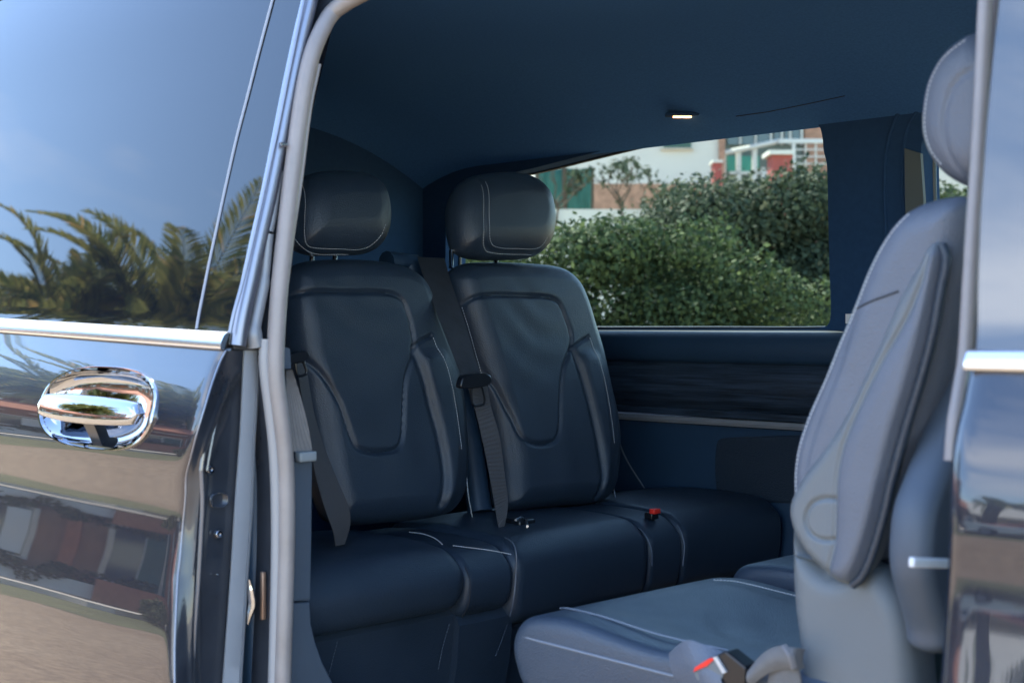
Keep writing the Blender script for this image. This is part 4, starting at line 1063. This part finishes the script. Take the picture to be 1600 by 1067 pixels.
# seat cushions: side profile extruded across
def cushion(name, parent, y0, y1, prof_xz, Rr, m, crown=0, n=5, seams=(), stitches=(), nu=60, nv=60, tilt=0, top=None):
    """prof_xz is the side outline (x,z); the pad spans y0..y1, its edges rounded with Rr; shape is swept as sections across Y"""
    ol = crom(prof_xz, n); c = np.array([(ol[:, 0].min()+ol[:, 0].max())/2, (ol[:, 1].min()+ol[:, 1].max())/2]); mb = MB(); rings = []
    N = nu
    for i in range(N+1):
        t = .5-.5*math.cos(math.pi*i/N); t = .5*t+.5*i/N; y = y0+(y1-y0)*t; d = min(y-y0, y1-y)
        k = math.sqrt(max(0, 1-(1-min(d/Rr, 1))**2)); ins = Rr*(1-k)
        cr_ = crown*math.sin(math.pi*t)
        ring = []
        ext = (ol.max(0)-ol.min(0))/2
        for p in ol:
            q = c+(p-c)*(1-ins/ext*np.array([1, 1])); z = q[1]+cr_*max(0, (q[1]-c[1])/ext[1])
            if top: z += top(q[0], y)*max(0, (q[1]-c[1])/ext[1])
            x = q[0]+cr_*.6*max(0, (q[0]-c[0])/ext[0])*tilt
            ring.append((x, y, z))
        rings.append(ring)
    mb.grid(rings, cu=True); mb.add(rings[0], [tuple(range(len(ol)))]); mb.add(rings[-1], [tuple(range(len(ol)))])
    for s_ in seams: mb.tube(crom(s_[0], 6, False), s_[1], 6, s_[2])
    for s_ in stitches:
        g = crom(s_, 8, False); d = np.r_[0, np.cumsum(np.linalg.norm(np.diff(g, axis=0), axis=1))]
        for k in range(int(d[-1]/.0065)):
            a = [np.interp(k*.0065, d, g[:, j]) for j in range(3)]; b = [np.interp(k*.0065+.0042, d, g[:, j]) for j in range(3)]; mb.tube([a, b], .0008, 5, 1)
    return mb.build(name, [m, M['thread'], M['thread_dark']], parent, angle=60)

XC = -2.0
def Yat(px, X=XC): return qx(px, 700, X).y
def prc(zt, zb, xf=XC, xb=-2.42, bulge=.022):
    return [(xb, zb+.02), (xb, zt-.02), (xb+.08, zt), (xb+.2, zt+.004), (xf-.05, zt-.004), (xf-.012, zt-.022), (xf+bulge*.6, zt-.055), (xf+bulge*.3, zb+.03), (xf-.015, zb+.004), (xf-.05, zb), (xb+.1, zb)]
zT = qx(600, 838, XC).z
cA = cushion('seat_cushion', s1, .06, Yat(731), prc(.985, .858), .045, M['leather'], .008,
    seams=[([qx(727, 885, XC-.01), qx(734, 905, XC+.012), qx(733, 940, XC+.008), qx(722, 964, XC-.02)], .0014, 2)])
cG = cushion('center_cushion', s1, Yat(729), Yat(804), prc(.975, .838, XC-.012), .018, M['leather'], .0)
cB = cushion('seat_cushion', s2, Yat(805), Yat(1019), prc(.983, .80, XC-.015), .03, M['leather'], .006)
cB2 = cushion('cushion_bolster', s2, Yat(1018.5), Yat(1069), prc(.980, .80, XC-.018), .014, M['leather'])
s3 = empty('car_seat', (XC-.2, 1.4, .51), 'folded rear bench place against the far side wall, a red buckle beside it', 'car seat', GS)
cC = cushion('seat_cushion', s3, Yat(1069.5), 1.64, prc(.985, .80, XC-.018), .02, M['leather'], .004)
# rims of light piping on the cushion fronts and stitching on the centre piece
def pxcord(name, pts, X, r, m, parent, n=6):
    mb = MB(); P = [qx(x, y, xx) for (x, y), xx in zip(pts, X if hasattr(X, '__len__') else [X]*len(pts))]; mb.tube(crom(P, 6, False), r, n); return mb.build(name, m, parent)
def dashes(name, pts, m, parent, r=.0009):
    mb = MB(); g = crom(pts, 8, False); d = np.r_[0, np.cumsum(np.linalg.norm(np.diff(g, axis=0), axis=1))]
    for k in range(int(d[-1]/.0065)):
        a = [np.interp(k*.0065, d, g[:, j]) for j in range(3)]; b = [np.interp(k*.0065+.0042, d, g[:, j]) for j in range(3)]; mb.tube([a, b], r, 5)
    return mb.build(name, m, parent)
zc_ = .979
dashes('stitching', [qz(x, y, zc_) for x, y in ((708, 852), (740, 856), (770, 860), (800, 866))], M['thread'], cG)
dashes('stitching', [qz(x, y, .994) for x, y in ((640, 831), (662, 834), (680, 841), (692, 851))], M['thread'], cA)
pxcord('piping', [(775, 838), (796, 843), (806, 860), (806, 900), (802, 940), (797, 962)], [XC-.12, XC-.03, XC+.006, XC+.006, XC+.004, XC-.01], .0016, mat('piping_leather', (.10, .12, .16), .4), cG)
pxcord('piping', [(983, 818), (1004, 830), (1017, 855), (1019, 884)], [XC-.1, XC-.02, XC+.004, XC+.006], .0014, bpy.data.materials['piping_leather'], cB)
pxcord('piping', [(1042, 810), (1060, 822), (1069, 848), (1067, 884)], [XC-.1, XC-.02, XC+.004, XC+.006], .0014, bpy.data.materials['piping_leather'], cB2)
# stitched arc on the folded place
P3c = [qx(x, y, XC-.13) for x, y in ((1080, 797), (1120, 789), (1170, 786), (1198, 797))]
dashes('stitching', P3c, M['thread_dark'], cC, .0012)
# skirts under the bench
skirt = empty('bench_base', (XC-.2, .8, .51), 'leather covered plinth under the rear bench cushions', 'seat base')
mb = MB()
def skirt_part(y0, y1, z1, xf, nm):
    mb = MB(); rows = []
    for j in range(13):
        z = .52+(z1-.52)*j/12; rows.append([(xf+.012*math.sin(math.pi*i/20)-.03*(1-j/12), y0+(y1-y0)*i/20, z) for i in range(21)])
    mb.grid(rows); o = mb.build(nm, M['leather'], skirt); so = o.modifiers.new('s', 'SOLIDIFY'); so.thickness = .3; so.offset = -1 if True else 1; return o
for (y0, y1, z1, xf, nm) in ((.06, Yat(705, XC-.05), .862, XC-.045, 'skirt_panel'), (Yat(706, XC-.05), Yat(800, XC-.03), .842, XC-.03, 'skirt_panel'), (Yat(801, XC-.05), 1.62, .81, XC-.06, 'skirt_panel')):
    mb = MB(); pr = [(xf-.3, .52), (xf-.3, z1), (xf-.01, z1), (xf+.002, z1-.02), (xf-.005, z1-.1), (xf-.03, .62), (xf-.04, .52)]
    mb.grid([[(x, y, z) for x, z in pr] for y in np.linspace(y0, y1, 12)], cu=True); mb.add([(x, y0, z) for x, z in pr], [tuple(range(7))]); mb.add([(x, y1, z) for x, z in pr], [tuple(range(7))])
    mb.build(nm, M['leather'], skirt, angle=35)
dashes('stitching', [qx(x, y, XC-.043) for x, y in ((527, 1002), (520, 1030), (512, 1060))], M['pipl'], skirt, .0006)
dashes('stitching', [qx(x, y, XC-.03) for x, y in ((702, 975), (692, 1010), (684, 1050))], M['pipl'], skirt, .0006)
dashes('stitching', [qx(x, y, XC-.02) for x, y in ((793, 975), (782, 1005), (772, 1030))], M['pipl'], skirt, .0006)

# seat frame bits between the backs
mb = MB(); mb.tube([qx(604, 412, -2.50), qx(640, 412, -2.50), qx(668, 480, -2.46), qx(712, 600, -2.42), qx(735, 700, -2.38), qx(750, 800, -2.33)], .03, 12); mb.build('recliner_shell', M['plastic'], s2)
mb = MB(); mb.tube([qx(725, 700, -2.30), qx(731, 770, -2.28), qx(738, 810, -2.27)], .0022, 6); mb.tube([qx(957, 752, -2.29), qx(961, 775, -2.28), qx(965, 800, -2.27)], .0022, 6); mb.build('release_wire', M['satin'], s2)
mb = MB(); c = qz(812, 817, .988); mb.box(c, (.026, .026, .011), bev=.006); mb.build('buckle', M['black'], s2)
mb = MB(); mb.tube([qz(x, y, 1.0) for x, y in ((806, 812), (815, 808), (822, 812), (824, 822))], .003, 6); mb.build('buckle_rim', M['satin'], s2)
mb = MB(); c = qz(1021, 803, .984); mb.box(c-Vector((.006, 0, .004)), (.012, .013, .008), bev=.003); bk = mb.build('buckle', M['black'], s3)
mb = MB(); mb.box(c+Vector((.006, -.002, .008)), (.008, .012, .006), bev=.002); mb.build('release_button', M['red'], bk)

# ------------------------------------------------------------------ seat belts
def strap(mb, pairs, mi=0, th=.0012, n=6):
    L_ = crom([qx(a[0], a[1], a[2]) for a, b in pairs], n, False); R_ = crom([qx(b[0], b[1], b[2]) for a, b in pairs], n, False)
    rows = []
    for l, r in zip(L_, R_): rows.append([Vector(l).lerp(Vector(r), k/6) for k in range(7)])
    N = (Vector(L_[1])-Vector(L_[0])).cross(Vector(R_[0])-Vector(L_[0])).normalized()*th
    mb.grid(rows, mi); mb.grid([[p+N for p in r] for r in rows], mi)
GB = 'rear seat belts'
b1 = empty('seat_belt', qx(500, 830, -2.1), 'grey seat belt twisting down left of the nearest rear seat, half behind the door pillar', 'seat belt', GB)
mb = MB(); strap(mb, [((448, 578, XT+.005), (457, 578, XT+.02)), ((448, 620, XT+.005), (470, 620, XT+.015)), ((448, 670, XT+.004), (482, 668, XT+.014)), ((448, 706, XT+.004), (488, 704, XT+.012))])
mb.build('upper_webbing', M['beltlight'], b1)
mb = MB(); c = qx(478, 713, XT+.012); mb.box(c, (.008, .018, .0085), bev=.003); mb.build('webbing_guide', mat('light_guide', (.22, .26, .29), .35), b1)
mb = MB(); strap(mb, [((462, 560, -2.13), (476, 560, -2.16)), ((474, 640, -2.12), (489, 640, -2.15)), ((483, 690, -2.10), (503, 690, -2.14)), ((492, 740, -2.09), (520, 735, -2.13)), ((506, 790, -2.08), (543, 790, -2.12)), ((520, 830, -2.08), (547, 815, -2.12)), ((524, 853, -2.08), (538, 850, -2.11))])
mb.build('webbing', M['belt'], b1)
def tongue(parent, px, py, X, s_, rot):
    def tp(u, v, d=0):
        a = px+(u*math.cos(rot)-v*math.sin(rot))*s_; b = py+(u*math.sin(rot)+v*math.cos(rot))*s_; return qx(a, b, X+d)
    mb = MB()
    loop = [tp(u, v) for u, v in ((-7, 8), (7, 8), (9, 14), (10, 30), (6, 36), (-6, 36), (-10, 30), (-9, 14))]
    mb.tube(crom(loop, 4), .0028, 8, closed=True); tg = mb.build('tongue', M['black'], parent)
    mb = MB(); a = [tp(u, v, .012) for u, v in ((-22, -4), (-16, -12), (16, -12), (25, -6), (24, 4), (12, 9), (-12, 9), (-24, 6))]
    mb.prism([Vector(p) for p in crom(a, 3)], (-.018, 0, 0)); o = mb.build('tongue_grip', M['black'], tg, angle=30); bm_ = o.modifiers.new('b', 'BEVEL'); bm_.width = .003; bm_.segments = 2
tongue(b1, 466, 560, -2.08, .75, -.25)
b2 = empty('seat_belt', qx(780, 825, -2.12), 'black seat belt with its metal tongue hanging between the two rear seat backs', 'seat belt', GB)
mb = MB(); strap(mb, [((652, 402, -2.44), (694, 404, -2.44)), ((664, 440, -2.36), (704, 440, -2.36)), ((690, 510, -2.26), (728, 510, -2.26)), ((714, 570, -2.20), (744, 566, -2.20)), ((722, 592, -2.18), (752, 588, -2.18))])
mb.build('upper_webbing', M['sealdark'], b2)
mb = MB(); strap(mb, [((728, 598, -2.19), (760, 594, -2.19)), ((742, 640, -2.17), (766, 632, -2.17)), ((754, 690, -2.16), (780, 682, -2.16)), ((764, 740, -2.15), (788, 740, -2.15)), ((773, 790, -2.14), (793, 780, -2.14)), ((778, 820, -2.13), (792, 800, -2.13)), ((781, 832, -2.13), (786, 830, -2.13))])
mb.build('webbing', M['belt'], b2)
tongue(b2, 744, 597, -2.14, 1.0, -.12)

# ------------------------------------------------------------------ the rear-facing seat next to the opening
YN = .25
s4 = empty('car_seat', (-1.3, .5, .51), 'black leather seat, coloured paler for the glare on it, seen side-on at the front of the opening, facing backwards', 'car seat', 'seats inside the van')
def ly(x, y, Y=YN): p = qy(x, y, Y); return (p.x, p.z)
def LY(l, Y=YN): return [ly(x, y, Y) for x, y in l]
# backrest: profile extruded in Y
back_px = [(1500, 306), (1470, 310), (1440, 319), (1410, 338), (1382, 375), (1358, 422), (1336, 478), (1312, 535), (1290, 590), (1264, 648), (1248, 700), (1243, 750), (1247, 810), (1265, 860), (1310, 890), (1360, 870), (1405, 790), (1440, 690), (1470, 590), (1492, 500), (1510, 420), (1522, 350), (1518, 318)]
Uy, Vy = (1, 0, 0), (0, 0, 1)
YB0 = YN+.05
bk_ = Pad(Vector((0, YB0, 0)), Uy, Vy, LY(back_px, YN+.035), .05, .42, .05, .06, nu=70, nv=110, power=2.2)
bk_.groove(LY([(1330, 500), (1305, 580), (1275, 660), (1258, 720), (1256, 780)]), .002, .006)
bk_.fn = lambda P: wrinkle(P, -1.1, 1.3, .8, 60, .0012, .12)
bk_.make()
# light stitching down the front edge of the bolster
ed = LY([(1418, 335), (1390, 371), (1366, 416), (1343, 474), (1318, 532), (1296, 588), (1270, 645), (1253, 700), (1248, 750), (1251, 800)], YN+.02)
bk_.stitch([(u+.003, v) for u, v in ed], r=.001, pitch=.006, ln=.004)
bk_.cord(LY([(1334, 482), (1360, 471), (1385, 462), (1404, 455)], YN+.0), .0016, 2)
bk_.build('backrest', [M['leather_glare'], M['thread'], M['thread_dark']], s4)
hd_px = [(1524, 50), (1498, 60), (1470, 85), (1450, 120), (1440, 160), (1438, 205), (1448, 240), (1468, 268), (1490, 284), (1512, 292), (1540, 285), (1570, 255), (1585, 200), (1580, 130), (1560, 75)]
hp = Pad(Vector((0, YN+.10, 0)), Uy, Vy, LY(hd_px, YN+.08), .05, .25, .055, .05, nu=60, nv=60, power=2.2)
hp.groove(LY([(1515, 110), (1492, 130), (1478, 165), (1474, 205), (1482, 245), (1500, 275)], YN+.05), .003, .004)
hp.make(); ed = LY([(1505, 62), (1475, 88), (1455, 122), (1446, 162), (1444, 205), (1453, 236), (1472, 262)], YN+.06)
hp.stitch(ed, r=.0009, pitch=.006, ln=.004)
h4 = hp.build('headrest', [M['leather_glare'], M['thread']], s4)
mb = MB()
for dy in (.12, .30):
    a = qy(1515, 280, YN+.1); mb.tube([(a.x, YN+dy, a.z+.03), (a.x+.01, YN+dy, a.z-.06)], .006, 10)
mb.build('headrest_post', M['chrome'], h4)
# plastic side shell
sh_px = [(1462, 378), (1448, 388), (1440, 405), (1420, 440), (1400, 478), (1378, 530), (1350, 590), (1318, 655), (1285, 705), (1255, 745), (1237, 780), (1235, 806), (1244, 835), (1262, 865), (1290, 893), (1312, 910), (1332, 914), (1346, 900), (1362, 865), (1378, 812), (1394, 745), (1414, 671), (1436, 600), (1455, 530), (1470, 450), (1478, 405), (1476, 386), (1470, 379)]
sp_ = Pad(Vector((0, YN+.01, 0)), Uy, Vy, LY(sh_px), .025, .05, .02, .02, nu=150, nv=230)
bound = [(1452, 392), (1440, 440), (1415, 500), (1380, 560), (1345, 630), (1318, 695), (1308, 745), (1306, 800), (1304, 850), (1294, 893)]
bd = LY(bound, YN-.015); sp_.groove(bd, .004, .004)
soft_poly = [(1456, 392), (1443, 445), (1418, 505), (1384, 565), (1349, 635), (1322, 700), (1312, 750), (1310, 800), (1308, 850), (1300, 893), (1330, 908), (1344, 896), (1358, 862), (1374, 812), (1390, 745), (1410, 671), (1432, 600), (1451, 530), (1465, 450), (1472, 405), (1468, 390)]
sp_.raise_(LY(soft_poly, YN-.015), .008, .02)
sp_.zones = [(LY(soft_poly, YN-.015), 1)]
knob = [(1304, 779), (1285, 779), (1268, 787), (1259, 803), (1259, 820), (1268, 835), (1284, 843), (1303, 843)]
sp_.groove(LY(knob, YN-.015), .004, .003)
sp_.make(); sp_.build('side_shell', [M['plastic_grey'], M['leather_glare'], M['thread']], s4)
mb = MB(); P = [qy(x, y, YN-.004) for x, y in ((1472, 382), (1479, 405), (1471, 450), (1456, 530), (1437, 600), (1415, 671), (1395, 745), (1379, 812), (1363, 865), (1347, 900), (1332, 914))]
mb.tube(crom(P, 5, False), .006, 10); mb.build('shell_piping', M['leather'], s4)
# seat back turned from the light, that shade put into its dark colour
pA = [(1466, 376), (1479, 400), (1472, 450), (1456, 530), (1437, 600), (1415, 671), (1395, 745), (1379, 812), (1363, 865), (1340, 908)]
pB = [(1490, 372), (1508, 400), (1507, 450), (1500, 530), (1486, 600), (1466, 680), (1440, 760), (1412, 830), (1388, 880), (1356, 915)]
cA_ = crom([(p.x, p.z) for p in [qy(x, y, YN+.02) for x, y in pA]], 5, False); cB_ = crom([(p.x, p.z) for p in [qy(x, y, YN+.13) for x, y in pB]], 5, False)
mb = MB(); rows = []
for k in range(7):
    a = math.pi/2*k/6; rows.append([(p[0]+(q[0]-p[0])*math.sin(a), YN+.02+.11*(1-math.cos(a)), p[1]+(q[1]-p[1])*math.sin(a)) for p, q in zip(cA_, cB_)])
rows.append([(q[0], YN+.38, q[1]) for q in cB_]); rows.append([(p[0], YN+.48, p[1]) for p in cA_])
mb.grid(rows); mb.build('back_panel', mat('seat_back_shade', (.010, .022, .045), .6, bump=[('n', 400, .2)]), s4)
# cushion
def zq(px, py, Y=YN+.02): return qy(px, py, Y)
X0, X1 = -1.60, -.98
pn = [(X0+.02, .83), (X0-.004, .87), (X0-.008, .905), (X0+.008, .935), (X0+.04, .950), (X0+.12, .956), (X0+.3, .94), (X1, .945), (X1+.02, .9), (X1, .82), (X0+.15, .815)]
def dish(x, y):
    t = (y-YN)/.5; return -.014*math.exp(-((t-.5)/.26)**4)*(1/(1+math.exp(-(x-X0-.08)*60))) + .0026*math.sin((x*.8+(y-YN)*.9)*75+math.sin(y*30))*math.exp(-((t-.45)/.22)**2)*(1/(1+math.exp(-(x-X0-.2)*40)))
cN = cushion('seat_cushion', s4, YN, YN+.52, pn, .024, mat('leather_cushion', (.040, .060, .092), .38, spec=.65, bump=[('v', 420, .35), ('n', 14, .5)], var=.1, vscale=6, rvar=.06), .002, top=dish, nu=120, n=8)
pip = mat('light_piping', (.17, .20, .25), .4)
def gp(name, pts, r, m=pip, dashed=False):
    if dashed: return dashes(name, pts, m, cN, r)
    mb = MB(); mb.tube(crom(pts, 6, False), r, 8); return mb.build(name, m, cN)
gp('piping', [(X1-.1, YN-.0005, .905), (X0+.35, YN-.0005, .908), (X0+.15, YN-.0005, .913), (X0+.06, YN+.0005, .915), (X0+.022, YN+.003, .916), (X0+.006, YN+.010, .916), (X0-.003, YN+.022, .916), (X0-.009, YN+.05, .916)], .0022)
def top_z(x, y): return .956
seam = [Vector((x, y, z)) for x, y, z in ((X0+.015, YN+.10, .947), (X0+.06, YN+.075, .9565), (X0+.14, YN+.065, .957), (X0+.26, YN+.062, .947), (X0+.40, YN+.062, .944))]
gp('top_seam', seam, .0017)
seam2 = [Vector((x, y, z)) for x, y, z in ((X0+.085, YN+.435, .9605), (X0+.13, YN+.445, .962), (X0+.26, YN+.45, .952), (X0+.42, YN+.45, .948), (X0+.55, YN+.45, .948))]
gp('stitching', seam2, .0011, M['thread'], True)
# lower cushion side and base box
mb = MB(); pr = [(X0+.05, .50), (X0+.03, .78), (X0+.02, .826), (X0+.3, .826), (X1, .826), (X1, .5)]
mb.grid([[(x, y, z) for x, z in pr] for y in (YN+.03, YN+.04, YN+.48, YN+.49)], cu=True); mb.add([(x, YN+.03, z) for x, z in pr], [tuple(range(6))]); mb.add([(x, YN+.49, z) for x, z in pr], [tuple(range(6))])
mb.build('seat_base', M['leather'], s4, angle=30)
gp('base_piping', [qy(x, y, YN+.027) for x, y in ((846, 1042), (900, 1050), (960, 1058), (1040, 1070))], .002)
# rounded base side cover
bc = [(1243, 800), (1262, 858), (1300, 895), (1345, 890), (1374, 888), (1396, 910), (1415, 945), (1427, 1000), (1432, 1067), (1436, 1200), (1250, 1200), (1250, 1100), (1252, 1020), (1243, 940), (1240, 870)]
bp_ = Pad(Vector((0, YN+.04, 0)), Uy, Vy, LY(bc, YN+.03), .03, .08, .03, nu=50, nv=70); bp_.make(); bp_.build('base_cover', M['plastic_grey'], s4)
# back of the seat base to the right, in the same painted shade
mb = MB(); mb.prism([qy(x, y, YN+.10) for x, y in ((1330, 860), (1405, 880), (1450, 950), (1475, 1200), (1330, 1200))], (0, .38, 0)); mb.build('rear_cover', bpy.data.materials['seat_back_shade'], s4, smooth=False)
# buckle, stalk and loose webbing beside the cushion
mb = MB()
def slab(mb, px, Y, dy, bev=None, mi=0): mb.prism([qy(x, y, Y) for x, y in px], (0, dy, 0), mi)
slab(mb, ((1100, 1048), (1117, 1024), (1133, 1016), (1165, 1042), (1163, 1075), (1105, 1080)), YN-.035, .03); bkl = mb.build('buckle', M['black'], s4, smooth=False)
bv = bkl.modifiers.new('b', 'BEVEL'); bv.width = .003; bv.segments = 2
mb = MB(); slab(mb, ((1083, 1049), (1086, 1042), (1108, 1028), (1117, 1028), (1104, 1040)), YN-.038, .01); mb.build('release_button', M['red'], bkl, smooth=False)
mb = MB(); slab(mb, ((1084, 1052), (1116, 1028), (1131, 1050), (1128, 1060), (1090, 1062)), YN-.036, .004); mb.build('buckle_face', M['plastic_grey'], bkl, smooth=False)
mb = MB(); slab(mb, ((1114, 1027), (1119, 1025), (1134, 1050), (1129, 1052)), YN-.039, .004); mb.build('buckle_edge', mat('pale_edge', (.5, .5, .5), .4), bkl, smooth=False)
def soft_strap(name, pairs, m, parent):
    mb = MB(); L_ = crom([qy(*a) for a, b in pairs], 6, False); R_ = crom([qy(*b) for a, b in pairs], 6, False)
    rows = [[Vector(l).lerp(Vector(r), k/8)+Vector((0, -.006*math.sin(math.pi*k/8), 0)) for k in range(9)] for l, r in zip(L_, R_)]
    mb.grid(rows); mb.grid([[p+Vector((0, .004, 0)) for p in r] for r in rows]); return mb.build(name, m, parent)
soft_strap('buckle_sleeve', [((1045, 1020, YN-.01), (1062, 1075, YN-.01)), ((1072, 1000, YN-.02), (1090, 1075, YN-.03)), ((1100, 1008, YN-.02), (1108, 1075, YN-.04)), ((1128, 1018, YN-.015), (1130, 1075, YN-.04))], M['leather_glare'], s4)
bw = empty('seat_belt', qy(1200, 1040, YN-.03), 'loose light grey belt webbing folded beside the side-on seat', 'seat belt', 'seats inside the van')
soft_strap('webbing', [((1168, 1048, YN-.03), (1172, 1072, YN-.03)), ((1190, 1022, YN-.03), (1196, 1054, YN-.03)), ((1215, 1009, YN-.032), (1222, 1045, YN-.03)), ((1240, 1012, YN-.032), (1242, 1046, YN-.03)), ((1256, 1014, YN-.01), (1256, 1044, YN-.01))], M['beltlight'], bw)
soft_strap('lower_webbing', [((1206, 1040, YN-.02), (1246, 1040, YN-.02)), ((1200, 1060, YN-.02), (1250, 1060, YN-.02)), ((1196, 1110, YN-.02), (1252, 1110, YN-.02))], M['beltlight'], bw)
soft_strap('fold', [((1222, 1008, YN-.036), (1226, 1006, YN-.036)), ((1232, 1025, YN-.04), (1237, 1022, YN-.04)), ((1238, 1045, YN-.036), (1243, 1043, YN-.036))], M['seal'], bw)

# second rear-facing seat, further inside
s5 = empty('car_seat', (-1.3, 1.15, .51), 'second backward facing seat, only its cushion showing behind the side-on seat', 'car seat', 'seats inside the van')
def copy_child(o, parent, dy, dz=0):
    c = o.copy(); COL.objects.link(c); c.parent = parent; c.matrix_parent_inverse = parent.matrix_world.inverted()
    c.location = o.location+Vector((0, dy, dz)); return c
for nm in ('seat_cushion', 'backrest', 'headrest', 'seat_base'):
    for o in [c for c in s4.children if c.name.split('.')[0] == nm]: copy_child(o, s5, .60, .012 if nm == 'seat_cushion' else 0)
# unseen cab seats, added to block windscreen light from the seat backs
for yy, lab in ((.02, 'unseen front passenger seat added to block light, just inside the closed front door'), (.78, 'unseen driver seat added to block light, on the far side of the cab')):
    sf = empty('car_seat', (-.45, .5+yy, .51), lab, 'car seat', 'seats inside the van')
    for nm in ('backrest', 'headrest', 'seat_base'):
        for o in [c for c in s4.children if c.name.split('.')[0] == nm]:
            c = copy_child(o, sf, yy); c.location.x += .62
